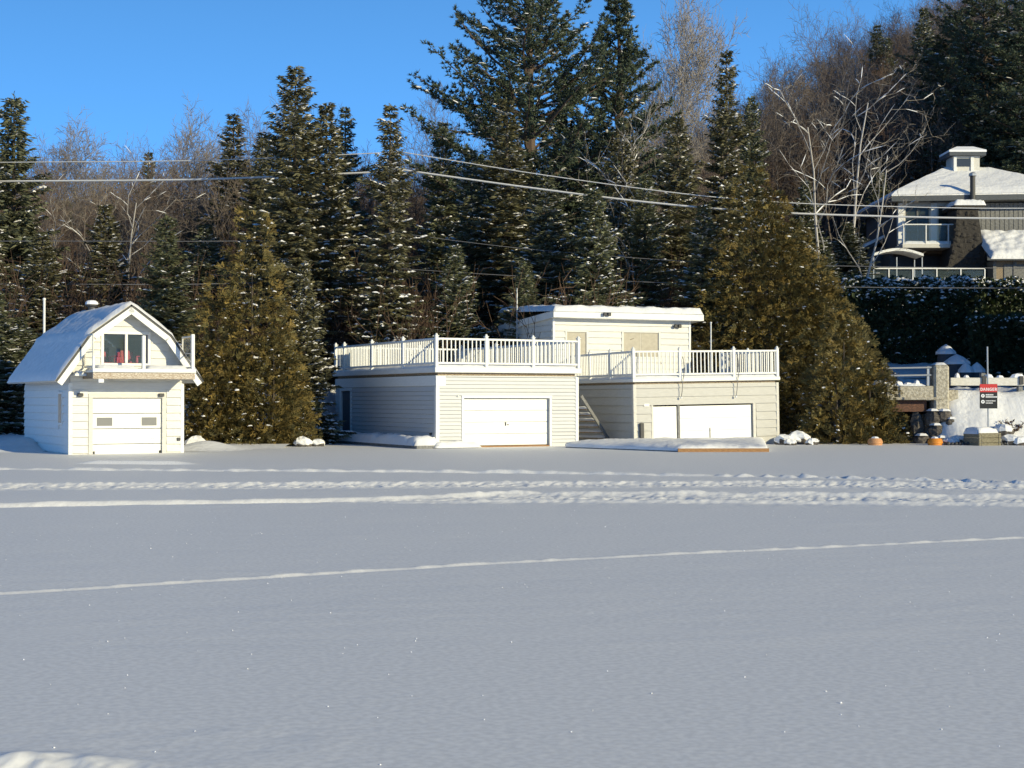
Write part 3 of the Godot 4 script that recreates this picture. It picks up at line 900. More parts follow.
	for s in [[0.50, 0.0, 0.58, 1.98], [1.39, 0.0, 1.47, 1.98], [0.58, 1.88, 1.39, 1.98]]:
		pbox(cd, "frame", Vector3(s[0], s[1], -0.05), Vector3(s[2], s[3], 0.03), mats.cream, 0.006)
	var cwn := Node3D.new()
	cwn.name = "boarded_window"
	cb.add_child(cwn)
	for x in [2.98, 3.745]:
		pbox(cwn, "shutter_board", Vector3(x, 0.95, -0.06), Vector3(x + 0.755, 1.90, -0.012), mats.tan_panel, 0.008)
	for s in [[2.90, 0.87, 2.98, 1.98], [4.50, 0.87, 4.58, 1.98], [2.98, 1.90, 4.50, 1.98], [2.98, 0.87, 4.50, 0.95]]:
		pbox(cwn, "frame", Vector3(s[0], s[1], -0.05), Vector3(s[2], s[3], 0.035), mats.cream, 0.006)
	mb = MB.new()   # roof slab falling gently to the back
	var r0 := Vector3(-0.15, ch, 0.45)
	var r1 := Vector3(cw + 0.38, ch - 0.03, 0.45)
	var bk := Vector3(0, -0.30, -cl - 0.8)
	var up := Vector3(0, 0.26, 0)
	mb.quad(r0, r0 + up, r1 + up, r1)
	mb.quad(r0 + up, r0 + up + bk, r1 + up + bk, r1 + up)
	mb.quad(r0, r1, r1 + bk, r0 + bk)
	mb.quad(r1, r1 + up, r1 + up + bk, r1 + bk)
	mb.quad(r0 + bk, r0 + up + bk, r0 + up, r0)
	mb.quad(r1 + bk, r1 + up + bk, r0 + up + bk, r0 + bk)
	part(cb, "roof", mb, mats.white)
	var rs := put(cb, "roof_snow", snow_slab(-0.2, cw + 0.42, -cl - 0.35, 0.5, 0.0, 0.24, 11, 0.3), mats.snow)
	rs.transform = Transform3D(Basis(Vector3(1, 0, 0), 0.047), Vector3(0, ch + 0.255, 0.0))
	for x in [2.0, 5.25]:
		var fl := Node3D.new()
		fl.name = "floodlight"
		cb.add_child(fl, true)
		var yy := ch + 0.14 if x < 3.0 else ch - 0.25
		var zz := 0.455 if x < 3.0 else 0.02
		pbox(fl, "mount", Vector3(x, yy, zz), Vector3(x + 0.08, yy + 0.08, zz + 0.05), mats.drip)
		for k in 2: pbox(fl, "lamp_head", Vector3(x - 0.12 + k * 0.18, yy - 0.06, zz + 0.052), Vector3(x + 0.02 + k * 0.18, yy + 0.08, zz + 0.15), mats.drip, 0.02)
	# mast behind the railing, and another behind the white boathouse
	var mast := thing("deck_mast", "thin pale pole standing on the beige boathouse deck right of the cabin", "pole", at(711, 372, 57.0))
	mb = MB.new()
	mb.rod(Vector3(0, -0.3, 0), Vector3(0, 1.85, 0), 0.025, 6)
	part(mast, "shaft", mb, mats.white)
	part(mast, "finial", ball(Vector3(0, 1.87, 0), 0.04), mats.white)
	mast = thing("roof_mast", "thin grey pole rising left of the upper cabin roof", "pole", at(517, 330, 61.0))
	mb = MB.new()
	mb.rod(Vector3(0, -3.0, 0), Vector3(0, 1.65, 0), 0.028, 6)
	part(mast, "shaft", mb, mats.galv)
	part(mast, "finial", ball(Vector3(0, 1.67, 0), 0.04), mats.galv)
	# low ramp in front of the doors: a slab with slanting left side, timber on its front edge, snow on top
	var dk := thing("boat_ramp", "low snow-covered ramp with brown timber edge before the beige boathouse doors", "dock", Vector3(5.15, 0, -46.2))
	var poly := PackedVector2Array([Vector2(0, 0), Vector2(2.72, 0.15), Vector2(4.1, 8.9), Vector2(-1.0, 7.2), Vector2(-3.35, 4.1)])   # x, depth
	mb = MB.new()
	for i in poly.size():
		var p := poly[i]
		var q := poly[(i + 1) % poly.size()]
		mb.quad(Vector3(p.x, -0.2, -p.y), Vector3(p.x, 0.05, -p.y), Vector3(q.x, 0.05, -q.y), Vector3(q.x, -0.2, -q.y))
	for i in range(1, poly.size() - 1): mb.tri(Vector3(poly[0].x, 0.05, -poly[0].y), Vector3(poly[i].x, 0.05, -poly[i].y), Vector3(poly[i + 1].x, 0.05, -poly[i + 1].y))
	part(dk, "slab", mb, mats.grey_wood)
	mb = MB.new()
	var ed := Vector3(2.72, 0, -0.15)
	mb.box(ed * 0.5 + Vector3(0.0, 0.0, 0.06), Vector3(ed.length() + 0.1, 0.22, 0.1), Basis(ed.normalized(), Vector3.UP, ed.normalized().cross(Vector3.UP)))
	part(dk, "edge_beam", mb, mats.timber)
	var ring0: Array[Vector2] = []
	var mid := Vector2(0.8, 4.0)
	for i in poly.size():
		for k in 26: ring0.append(poly[i].lerp(poly[(i + 1) % poly.size()], k / 26.0))
	var sn := SurfaceTool.new()
	sn.begin(Mesh.PRIMITIVE_TRIANGLES)
	sn.set_smooth_group(0)
	var shells := [[-0.006, 0.03], [-0.012, 0.09], [0.0, 0.14], [0.03, 0.19], [0.08, 0.225], [0.17, 0.25], [0.4, 0.25], [0.7, 0.25], [1.0, 0.25]]
	for j in shells.size() - 1:
		for i in ring0.size():
			var q := []
			for c in [[i, j], [i, j + 1], [i + 1, j + 1], [i + 1, j]]:
				var p := ring0[c[0] % ring0.size()]
				var f: float = shells[c[1]][0] + 0.012 * lump.get_noise_2d(p.x * 3.0, p.y * 3.0 + 9.0)
				p = p.lerp(mid, minf(f, 1.0) if c[1] < shells.size() - 1 else 1.0)
				q.append(Vector3(p.x, shells[c[1]][1] * (1.0 + (0.3 * lump.get_noise_2d(p.x * 1.6, p.y * 1.6) if c[1] > 0 else 0.0)), -p.y))
			for k in [0, 1, 2, 0, 2, 3]: sn.add_vertex(q[k])
	sn.generate_normals()
	put(dk, "snow_layer", sn.commit(), mats.snow)

func ball(at: Vector3, r: float, n := 10) -> MB:
	var mb := MB.new()
	var pr := []
	for i in 7:
		var a := -PI / 2 + PI * i / 6.0
		pr.append([r * cos(a), r * sin(a)])
	mb.lathe(at, pr, n)
	return mb

func stairs() -> void:
	var o := thing("outdoor_staircase", "narrow outdoor staircase with snowy treads between the two flat-decked boathouses", "staircase", Vector3(spot(598, 55.4), -0.1, -55.4), deg_to_rad(55))
	# local x = width (away), climbing towards -x local rotated: steps rise along +z' below
	var mb: MB
	for i in 7:
		var y := 0.12 + i * 0.21
		var x := -0.22 - i * 0.25
		pbox(o, "tread", Vector3(x - 0.28, y - 0.045, -0.75), Vector3(x, y, 0.75), mats.old_wood, 0.01)
		put(o, "tread_snow", snow_slab(x - 0.27, x + 0.01, -0.72, 0.72, y, 0.09, 20 + i), mats.snow)
	for z in [-0.80, 0.80]:
		mb = MB.new()
		var dir := Vector3(-0.25, 0.21, 0).normalized()
		mb.box(Vector3(-1.25, 0.85, z), Vector3(3.1, 0.13, 0.05), Basis(dir, Vector3(0.21, 0.25, 0).normalized(), Vector3(0, 0, 1)))
		part(o, "stringer", mb, mats.grey_wood)
	
# ------------------------------------------------------------------ trees
func jit(r: RandomNumberGenerator, s: float) -> Vector3:
	return Vector3(r.randf_range(-s, s), r.randf_range(-s, s), r.randf_range(-s, s))

# spruce or fir of height H and foot radius R: whorls of boughs carrying twigs
func spruce(sd: int, H: float, R: float, shape: float, droop: float, snowy: float) -> Dictionary:
	var r := RandomNumberGenerator.new()
	r.seed = sd
	var trunk := MB.new()
	var leaf := MB.new()
	leaf.tinted = true
	var snow := MB.new()
	trunk.tube(PackedVector3Array([Vector3(0, -0.4, 0), Vector3(0, H * 0.5, 0), Vector3(0, H * 0.97, 0)]), PackedFloat32Array([H * 0.016, H * 0.009, 0.015]), 7)
	var h := H * 0.05
	while h < H * 0.985:
		var t := h / H
		var env := R * minf(pow(1.0 - t, shape), (1.0 - t) * 2.6) * (0.84 + 0.16 * sin(h * 2.1 + sd))
		var nb := int(7 + 5 * (1.0 - t))
		var a0 := r.randf() * TAU
		var whorl := r.randf_range(0.78, 1.12)
		for k in nb:
			var an := a0 + TAU * k / nb + r.randf_range(-0.3, 0.3)
			var ln := maxf(0.16, env * r.randf_range(0.50, 1.15) * whorl)
			if r.randf() < 0.06: ln *= 0.5
			var out := Vector3(cos(an), 0, sin(an))
			var side := Vector3(-sin(an), 0, cos(an))
			var hy := h + r.randf_range(-0.12, 0.12)
			var rise := lerpf(-droop, 0.75, pow(t, 1.6))
			var n := maxi(3, int(ln / 0.075))
			var pb := Vector3(0, hy, 0)
			var tip := pb
			var line := PackedVector3Array()
			for i in range(1, n + 1):
				var u := float(i) / n
				var p := out * ln * u + Vector3(0, hy + ln * (rise * u + 0.30 * droop * u * u * u), 0)
				if u > 0.18:
					var wid := (0.20 + 0.20 * ln) * (1.0 - 0.66 * u) + 0.12
					for s in [-1.0, 1.0]:
						for q in 3:
							var d: Vector3 = (side * s * r.randf_range(0.6, 1.0) + out * r.randf_range(0.2, 0.9) + Vector3(0, r.randf_range(-0.55, 0.12), 0)).normalized()
							var tw := wid * r.randf_range(0.5, 1.25)
							var e := p + d * tw
							var w := d.cross(jit(r, 1.0)).normalized() * r.randf_range(0.020, 0.046)
							var g := r.randf_range(0.55, 1.35)
							var dry := r.randf()
							leaf.col = Color(0.116 * g + 0.050 * dry, 0.126 * g + 0.034 * dry, 0.084 * g, 1)
							var m := p.lerp(e, 0.45)
							leaf.tri(p, m + w, e)
							leaf.tri(p, e, m - w)
				tip = p
				if u > 0.15: line.append(p)
			# snow lies in broken pads along the top of the bough
			var c := r.randi_range(0, 3)
			while c < line.size() - 1:
				var run := r.randi_range(1, 5)
				if r.randf() < snowy * (1.5 - 0.6 * t):
					var off := side * r.randf_range(-0.12, 0.12) * minf(1.0, ln)
					var pw := 0.0
					var pp := Vector3.ZERO
					for m in range(c, mini(c + run + 1, line.size())):
						var last := m == mini(c + run, line.size() - 1)
						var wv := 0.02 if last or m == c else r.randf_range(0.05, 0.16)
						var q: Vector3 = line[m] + off + Vector3(0, r.randf_range(0.0, 0.03), 0) + side * r.randf_range(-0.05, 0.05)
						if m > c:
							var up0 := Vector3(0, 0.02 + pw * 0.55, 0)
							var up1 := Vector3(0, 0.02 + wv * 0.55, 0)
							snow.quad(pp - side * pw, q - side * wv, q + up1, pp + up0)
							snow.quad(pp + up0, q + up1, q + side * wv, pp + side * pw)
						pp = q
						pw = wv
				c += run + r.randi_range(0, 2)
			if ln > 0.7:
				trunk.tube(PackedVector3Array([pb, pb.lerp(tip, 0.5), tip]), PackedFloat32Array([0.012 + 0.012 * ln, 0.01, 0.004]), 3)
		h += H * r.randf_range(0.018, 0.026)
	# leader
	for i in 14:
		var y := H * (0.955 + 0.045 * i / 13.0)
		var an := r.randf() * TAU
		leaf.col = Color(0.10, 0.108, 0.05)
		var d := Vector3(cos(an) * 0.16, 0.16, sin(an) * 0.16) * (1.3 - 0.8 * i / 13.0)
		leaf.tri(Vector3(0, y - 0.05, 0), Vector3(0, y + 0.05, 0), Vector3(0, y, 0) + d)
	return {"h": H, "r": R, "trunk": trunk.mesh(), "crown": leaf.mesh(), "snow": snow.mesh()}

# northern white cedar: dense flame of flat upright sprays
func cedar(sd: int, H: float, R: float, count: int, lobes: Array, snowy: float, cone := 0.72, rag := 0.45) -> Dictionary:
	var r := RandomNumberGenerator.new()
	r.seed = sd
	var nz := FastNoiseLite.new()
	nz.seed = sd
	nz.frequency = 0.5
	var trunk := MB.new()
	var leaf := MB.new()
	leaf.tinted = true
	var snow := MB.new()
	var total := 0.0
	for l in lobes: total += l[3] * l[2]
	for l in lobes:   # [x, z, height, radius]
		trunk.tube(PackedVector3Array([Vector3(l[0] * 0.4, -0.3, l[1] * 0.4), Vector3(l[0], l[2] * 0.4, l[1]), Vector3(l[0], l[2] * 0.7, l[1])]), PackedFloat32Array([0.12, 0.05, 0.01]), 6)
		var cnt := int(count * l[3] * l[2] / total / 26.0)
		for i in cnt:
			var t := clampf(1.0 - sqrt(r.randf() * 0.995 + 0.005), 0.0, 0.985)
			var y: float = l[2] * t
			var env: float = l[3] * pow(1.0 - t, cone) * (0.62 + 0.38 * smoothstep(0.0, 0.10, t)) + 0.05
			var an := r.randf() * TAU
			var wob := 1.0 + rag * nz.get_noise_3d(cos(an) * 2.6 + l[0], y * 1.3, sin(an) * 2.6 + l[1])
			var rr := env * wob * (1.08 - 0.62 * pow(r.randf(), 1.5))
			var out := Vector3(cos(an), 0, sin(an))
			var base := Vector3(l[0], y, l[1]) + out * rr
			# one frond: a flat fan that leaves outward and up, its tips drooping
			var axis := (out * r.randf_range(0.5, 1.1) + Vector3(0, r.randf_range(0.1, 0.9), 0) + jit(r, 0.35)).normalized()
			var across := axis.cross(jit(r, 1.0) + out * 0.2).normalized()
			var size := r.randf_range(0.20, 0.44) * (0.55 + 0.45 * minf(1.0, env))
			var g := r.randf_range(0.55, 1.35)
			var dry := pow(r.randf(), 1.2)
			for k in 26:
				var u := r.randf()
				var sp := r.randf_range(-1.0, 1.0)
				var p := base + axis * size * u + across * size * sp * 0.55 * (0.25 + u * (1.2 - u)) - Vector3(0, size * 0.28 * u * u, 0) + jit(r, 0.025)
				var d := (axis + across * sp * 0.9 + jit(r, 0.25) - Vector3(0, 0.35 * u, 0)).normalized()
				var w := d.cross(axis.cross(across) + jit(r, 0.5)).normalized()
				var s := r.randf_range(0.055, 0.125)
				var gg := g * r.randf_range(0.8, 1.2)
				leaf.col = Color(0.118 * gg + 0.125 * dry * gg, 0.108 * gg + 0.060 * dry * gg, 0.042 * gg, 1)
				leaf.tri(p - w * s * 0.16, p + w * s * 0.20, p + d * s)
				leaf.tri(p + d * s * 0.25, p + d * s * 0.6 + w * s * 0.30, p + d * s * 1.1)
			if r.randf() < snowy * 0.22:
				var bl := r.randf_range(0.025, 0.08)
				snow.blob(base + axis * size * 0.7, Vector3(bl * r.randf_range(0.8, 1.8), r.randf_range(-0.5, 0.5) * bl, 0), Vector3(0, bl * 0.6, 0), Vector3(0, r.randf_range(-0.5, 0.2) * bl, bl))
	return {"h": H, "r": R, "trunk": trunk.mesh(), "crown": leaf.mesh(), "snow": snow.mesh()}

# white pine: sweeping limbs with tufts of long needles
func pine(sd: int, H: float, R: float, first: float, snowy: float) -> Dictionary:
	var r := RandomNumberGenerator.new()
	r.seed = sd
	var trunk := MB.new()
	var leaf := MB.new()
	leaf.tinted = true
	var snow := MB.new()
	trunk.tube(PackedVector3Array([Vector3(0, -0.5, 0), Vector3(0.1, H * 0.4, 0), Vector3(-0.1, H * 0.75, 0.1), Vector3(0, H * 0.98, 0)]), PackedFloat32Array([0.34, 0.25, 0.14, 0.03]), 8)
	var h := H * first
	while h < H * 0.97:
		var t := (h / H - first) / (1.0 - first)
		var env := R * (0.55 + 0.6 * sin(PI * clampf(t * 0.8 + 0.18, 0, 1))) * (1.0 - pow(t, 2.6))
		var nb := r.randi_range(4, 6)
		var a0 := r.randf() * TAU
		for k in nb:
			var an := a0 + TAU * k / nb + r.randf_range(-0.4, 0.4)
			var ln := maxf(0.5, env * r.randf_range(0.5, 1.2))
			var out := Vector3(cos(an), 0, sin(an))
			var side := Vector3(-sin(an), 0, cos(an))
			var up0 := r.randf_range(-0.05, 0.25) + 0.5 * t
			var base := Vector3(0, h, 0)
			var pts := PackedVector3Array()
			var rad := PackedFloat32Array()
			for i in 6:
				var u := i / 5.0
				pts.append(base + out * ln * u + Vector3(0, ln * (up0 * u + 0.30 * u * u), 0) + side * sin(u * 3.0 + k) * 0.12 * ln * u)
				rad.append(lerpf(0.02 + 0.018 * ln, 0.008, u))
			trunk.tube(pts, rad, 4)
			var nsub := int(7 + ln * 6.5)
			for j in nsub:
				var u := 0.25 + 0.75 * (j + r.randf()) / nsub
				var fi := u * 5.0
				var i0 := mini(int(fi), 4)
				var p := pts[i0].lerp(pts[i0 + 1], fi - i0)
				var sl := (0.25 + 0.30 * ln * (1.0 - u)) * r.randf_range(0.5, 1.2)
				var dd := (side * r.randf_range(-1, 1) + out * r.randf_range(0.1, 0.8) + Vector3(0, r.randf_range(0.0, 0.6), 0)).normalized()
				var e := p + dd * sl
				var nt := 2 + int(sl * 3.5)
				for q in nt:
					var c := p.lerp(e, (q + 1.0) / nt) + jit(r, 0.06)
					var g := r.randf_range(0.55, 1.4)
					for m in 9:
						var nd := (jit(r, 1.0) + dd * 0.6 + Vector3(0, 0.35, 0)).normalized()
						var nl := r.randf_range(0.13, 0.26)
						var w := nd.cross(jit(r, 1.0)).normalized() * 0.032
						leaf.col = Color(0.088 * g, 0.108 * g, 0.066 * g)
						leaf.tri(c - w, c + w, c + nd * nl)
					if r.randf() < snowy:
						var bl := r.randf_range(0.06, 0.18)
						snow.blob(c + Vector3(0, 0.06, 0), dd * bl * 1.4, Vector3(0, bl * 0.5, 0), dd.cross(Vector3.UP).normalized() * bl)
		h += H * r.randf_range(0.022, 0.036)
	return {"h": H, "r": R, "trunk": trunk.mesh(), "crown": leaf.mesh(), "snow": snow.mesh()}

var twig_min := 0.010
var wiggle := 0.24

func grow(mb: MB, tw: MB, sn: MB, r: RandomNumberGenerator, p: Vector3, d: Vector3, ln: float, rad: float, level: int, up: float, kids: Array, snowy: float) -> void:
	var n := 5 if level == 0 else (4 if level == 1 else (3 if level == 2 else 2))
	var pts := PackedVector3Array([p])
	var rr := PackedFloat32Array([rad])
	var q := p
	var dir := d
	for i in n:
		dir = (dir + jit(r, 0.13 if level == 0 else wiggle) + Vector3(0, up * 0.12, 0)).normalized()
		q += dir * ln / n
		pts.append(q)
		rr.append(rad * lerpf(1.0, 0.32, (i + 1.0) / n))
	var sides := 6 if level == 0 else (4 if level == 1 else 3)
	(mb if level < 2 else tw).tube(pts, rr, sides)
	if snowy > 0.0 and level >= 1 and level <= 2:
		for i in n:
			var sd := pts[i + 1] - pts[i]
			if absf(sd.normalized().y) < 0.80 and r.randf() < snowy:
				var c := (pts[i] + pts[i + 1]) * 0.5
				var wv := sd.cross(Vector3.UP).normalized() * (rr[i] + 0.012)
				sn.blob(c + Vector3(0, rr[i] * 0.7, 0), sd * 0.5, Vector3(0, 0.03 + rr[i] * 0.6, 0), wv)
	if level >= kids.size(): return
	var cnt: int = kids[level]
	var a := r.randf() * TAU
	for k in cnt:
		var u := lerpf(0.32 if level == 0 else 0.22, 1.0, (k + r.randf_range(0.2, 0.9)) / cnt)
		var fi := u * n
		var i0 := mini(int(fi), n - 1)
		var o := pts[i0].lerp(pts[i0 + 1], fi - i0)
		var axis := (pts[i0 + 1] - pts[i0]).normalized()
		var s := axis.cross(Vector3(0.3, 0.15, 0.9)).normalized()
		var tt := axis.cross(s)
		a += 2.4 + r.randf_range(-0.5, 0.5)
		var spread := r.randf_range(0.45, 0.95)
		var nd := (axis * cos(spread) + (s * cos(a) + tt * sin(a)) * sin(spread)).normalized()
		var nl := ln * r.randf_range(0.34, 0.60) * (1.15 - 0.5 * u if level == 0 else 1.0)
		var nr := maxf(rr[i0] * r.randf_range(0.35, 0.55), twig_min)
		grow(mb, tw, sn, r, o, nd, nl, nr, level + 1, up, kids, snowy)

func bare_tree(sd: int, H: float, lean: Vector3, kids: Array, rad: float, snowy := 0.0, up := 0.5) -> Dictionary:
	var r := RandomNumberGenerator.new()
	r.seed = sd
	var mb := MB.new()
	var tw := MB.new()
	var sn := MB.new()
	grow(mb, tw, sn, r, Vector3(0, -0.3, 0), (Vector3.UP + lean).normalized(), H * 0.86, rad, 0, up, kids, snowy)
	return {"h": H, "r": H * 0.3, "trunk": mb.mesh(), "crown": tw.mesh(), "snow": sn.mesh()}

func plant(called: String, proto: Dictionary, px: float, py: float, Z: float, R: float, crown_mat: Material, bark: Material, label: String, turn := 0.0, category := "tree", group := "") -> Node3D:
	var x := spot(px, Z)
	var g := ground(x, Z)
	var o := thing(called, label, category, Vector3(x, g, -Z), turn, group)
	var H := high(py, Z) - g
	var sy: float = H / proto.h
	var sx: float = R / proto.r if R > 0.0 else sy
	var tf := Transform3D(Basis.from_scale(Vector3(sx, sy, sx)), Vector3.ZERO)
	put(o, "trunk", proto.trunk, bark, tf)
	put(o, "crown", proto.crown, crown_mat, tf)
	if proto.snow.get_surface_count(): put(o, "snow", proto.snow, mats.fluff, tf)
	return o

func woods() -> void:
	var sp := [spruce(11, 14.0, 2.8, 0.58, 0.30, 0.55), spruce(23, 13.0, 2.3, 0.60, 0.42, 0.75), spruce(37, 10.0, 2.4, 0.68, 0.22, 0.85), spruce(41, 15.0, 2.0, 0.50, 0.45, 0.6), spruce(59, 12.0, 2.6, 0.62, 0.35, 0.22)]
	var G: Material = mats.spruce_green
	var O: Material = mats.spruce_olive
	var D: Material = mats.spruce_blue
	# [px of the top, py of the top, distance, foot radius, kind, colour, label]
	var list := [
		[13, 92, 70, 2.7, 4, G, "tall green spruce at the left edge against the sky"],
		[-28, 120, 67, 2.6, 0, G, "spruce cut off by the left picture edge"],
		[42, 235, 63, 2.2, 2, O, "shorter olive spruce behind the barn-roofed boathouse's left eave"],
		[-6, 292, 53.6, 2.1, 2, D, "dark snowy spruce beside the left wall of the small boathouse"],
		[20, 318, 55.5, 1.7, 1, D, "dark spruce squeezed between the small boathouse and the left edge"],
		[104, 205, 70, 2.2, 1, O, "snow-flecked spruce above the small boathouse ridge"],
		[148, 152, 98, 1.7, 3, D, "small pointed spruce on the skyline between two bare trees"],
		[166, 214, 59, 1.9, 4, D, "dark blue-green spruce rising behind the small boathouse's right roof slope"],
		[205, 225, 66, 2.2, 1, G, "snowy spruce just left of the big sunlit spruce"],
		[233, 114, 86, 2.4, 3, O, "slender olive spruce on the skyline left of the big spruce"],
		[262, 135, 74, 2.2, 0, O, "spruce shoulder to the left of the big sunlit spruce top"],
		[295, 66, 64, 2.9, 0, O, "big sunlit olive spruce, tallest left of the pine"],
		[326, 104, 66, 2.3, 1, O, "olive spruce close against the big spruce's right side"],
		[345, 107, 82, 1.8, 3, G, "thin pointed spruce behind the gap right of the big spruce"],
		[304, 262, 55.2, 1.5, 2, O, "low spruce with snowy boughs at the white boathouse's rear corner"],
		[390, 104, 62, 1.75, 3, O, "narrow columnar spruce standing alone above the white boathouse deck"],
		[443, 122, 77, 2.3, 0, D, "dark spruce left of the tall white pine"],
		[471, 150, 71, 2.1, 1, G, "snow-dusted spruce under the tall pine's left limbs"],
		[455, 245, 63, 2.0, 2, D, "dark snowy spruce directly behind the white boathouse deck"],
		[507, 98, 70, 2.3, 3, O, "olive spruce spire in front of the tall pine trunk"],
		[546, 175, 66, 2.4, 1, G, "spruce with snow-striped boughs above the upper cabin's left end"],
		[566, 70, 84, 2.8, 0, D, "dark spruce filling the right side of the tall pine"],
		[594, 188, 64, 2.2, 2, D, "bluish snow-laden spruce above the upper cabin roof"],
		[524, 262, 62, 1.7, 4, D, "low dark spruce at the upper cabin's left wall"],
		[622, 118, 74, 2.2, 1, O, "olive spruce below the slender second pine"],
		[645, 175, 67, 2.1, 0, D, "dark spruce behind the upper cabin's right roof corner"],
		[678, 116, 70, 2.4, 0, O, "broad olive spruce under the large bare tree"],
		[704, 205, 64, 2.0, 1, D, "snowy spruce between the upper cabin and the big cedar"],
		[727, 50, 76, 1.9, 3, O, "narrow tall spruce right of the large bare tree"],
		[752, 96, 92, 2.0, 0, D, "spruce tip behind the big cedar's peak"],
		[848, 222, 86, 1.9, 2, G, "snowy spruce at the foot of the white birches"],
		[826, 250, 80, 1.8, 1, D, "lower snowy spruce behind the big cedar's right slope"],
		[806, 180, 96, 2.0, 2, D, "dark spruce half hidden behind the birch crowns"],
		[878, 24, 152, 2.3, 3, D, "taller of the two small spruces on the right-hand ridge"],
		[889, 37, 150, 1.9, 0, D, "shorter of the two small spruces on the right-hand ridge"],
		[925, 8, 140, 3.0, 1, G, "snowy spruce spire on the ridge above the hill house"],
		[905, 92, 128, 2.8, 4, D, "dark spruce below the ridge left of the hill house cupola"],
		[930, 110, 120, 3.0, 4, D, "dark spruce just left of the hill house cupola"],
		[952, 70, 126, 3.2, 0, D, "dark spruce directly above the hill house cupola"],
		[975, 95, 118, 3.0, 4, D, "dark spruce behind the hill house roof peak"],
		[1000, 60, 124, 3.2, 0, D, "dark spruce above the right half of the hill house roof"],
		[1022, 80, 116, 3.0, 4, G, "spruce at the right picture edge behind the hill house"],
		[1046, 100, 110, 3.0, 0, D, "spruce beyond the right picture edge by the hill house"],
		[880, 170, 112, 2.4, 4, D, "dark spruce behind the hill house's left wing"],
	]
	var i := 0
	for e in list:
		plant("spruce_tree", sp[e[4]], e[0], e[1], e[2], e[3] * 1.25, e[5], mats.bark, e[6], i * 1.7, "tree", "spruces along the shore and hill")
		i += 1
	# trees out of frame on the right whose shadow lies over the hedge and garden
	var tt := 0
	for p in [[25.8, 61.5, 11.0], [28.8, 60.0, 13.0], [32.5, 65.0, 14.0], [37.0, 70.0, 15.0], [28.6, 65.6, 12.0], [24.6, 67.0, 6.5]]:
		var o := plant("spruce_tree", sp[tt % 3], 512.0 + p[0] / p[1] * F, 400.0 - (p[2] + 1.0) / p[1] * F, p[1], 3.2 if tt < 5 else 2.3, D, mats.bark, ["spruce nearest the lake in the row right of the picture", "second spruce in the row right of the picture", "third spruce in the row right of the picture", "farthest spruce in the row right of the picture", "spruce standing behind the row right of the picture", "low dark spruce at the right edge behind the road guard rail"][tt], tt * 1.1, "tree", "spruces along the shore and hill")
		o.rotation.y = tt * 1.3
		tt += 1
	# white pines
	var p1 := pine(5, 24.0, 5.0, 0.18, 0.05)
	var p2 := pine(8, 19.0, 2.7, 0.30, 0.04)
	var pg: Material = tinted(mats.leaf, lin(0.95, 1.0, 1.0))
	plant("pine_tree", p1, 530, -60, 78, 5.6, pg, mats.pine_bark, "tall white pine in the middle with long outstretched limbs", 0.6, "tree", "white pines")
	plant("pine_tree", p2, 618, -6, 82, 3.0, pg, mats.pine_bark, "slender second white pine right of the tall pine", 2.0, "tree", "white pines")
	plant("pine_tree", p1, 985, -30, 118, 5.6, pg, mats.pine_bark, "big pine on the hill above the house roof", 1.0, "tree", "white pines")
	plant("pine_tree", p2, 1032, -20, 112, 5.0, pg, mats.pine_bark, "pine at the right picture edge above the house", 3.0, "tree", "white pines")
	plant("pine_tree", p2, 958, 14, 124, 4.2, pg, mats.pine_bark, "pine left of the big hill pine above the cupola", 4.0, "tree", "white pines")
	limb()
	# cedars
	var c1 := cedar(71, 11.4, 3.4, 230000, [[0.0, 0.0, 11.4, 3.0], [0.75, 0.2, 10.0, 3.1], [1.5, 0.3, 8.5, 3.0], [2.3, 0.4, 6.9, 2.8], [3.0, 0.4, 5.2, 2.5]], 0.2, 0.88, 0.22)
	var c2 := cedar(72, 5.6, 1.9, 46000, [[0.0, 0.0, 5.6, 1.8], [0.9, 0.4, 3.6, 1.4], [-0.7, 0.5, 3.8, 1.3]], 0.3)
	var c3 := cedar(73, 9.6, 2.2, 95000, [[0.0, 0.0, 9.6, 1.9], [-1.1, 0.6, 6.8, 1.5], [0.9, 0.8, 5.2, 1.6], [0.3, 1.1, 3.4, 1.5]], 0.28)
	plant("cedar_tree", c1, 752, 146, 63.0, 3.5, mats.cedar, mats.bark, "big golden-green cedar towering right of the beige boathouse", 0.0, "tree", "cedars on the shore")
	plant("cedar_tree", c2, 844, 296, 56.0, 1.85, mats.cedar, mats.bark, "lower bushy cedar hiding the left end of the bridge", 0.4, "tree", "cedars on the shore")
	plant("cedar_tree", c2, 815, 320, 59.0, 2.1, mats.cedar, mats.bark, "middle cedar bush between the beige boathouse and the lower cedar", 2.4, "tree", "cedars on the shore")
	plant("cedar_tree", c3, 252, 190, 53.6, 2.2, mats.cedar, mats.bark, "olive cedar on the shore right of the small boathouse", 0.0, "tree", "cedars on the shore")
	plant("cedar_tree", c2, 214, 330, 52.6, 1.3, mats.cedar, mats.bark, "low bushy cedar touching the small boathouse's right wall", 1.4, "tree", "cedars on the shore")
	# bare trees
	twig_min = 0.017
	var b := [bare_tree(101, 16.0, Vector3(0.02, 0, 0), [13, 8, 6, 5], 0.17), bare_tree(102, 15.0, Vector3(-0.05, 0, 0.02), [13, 8, 6, 5], 0.15), bare_tree(103, 17.0, Vector3(0.05, 0, 0), [12, 8, 6, 5], 0.15)]
	twig_min = 0.022
	var crown_tree := bare_tree(117, 16.0, Vector3(0.0, 0, 0), [15, 9, 7, 5], 0.16, 0.0, 0.3)
	twig_min = 0.010
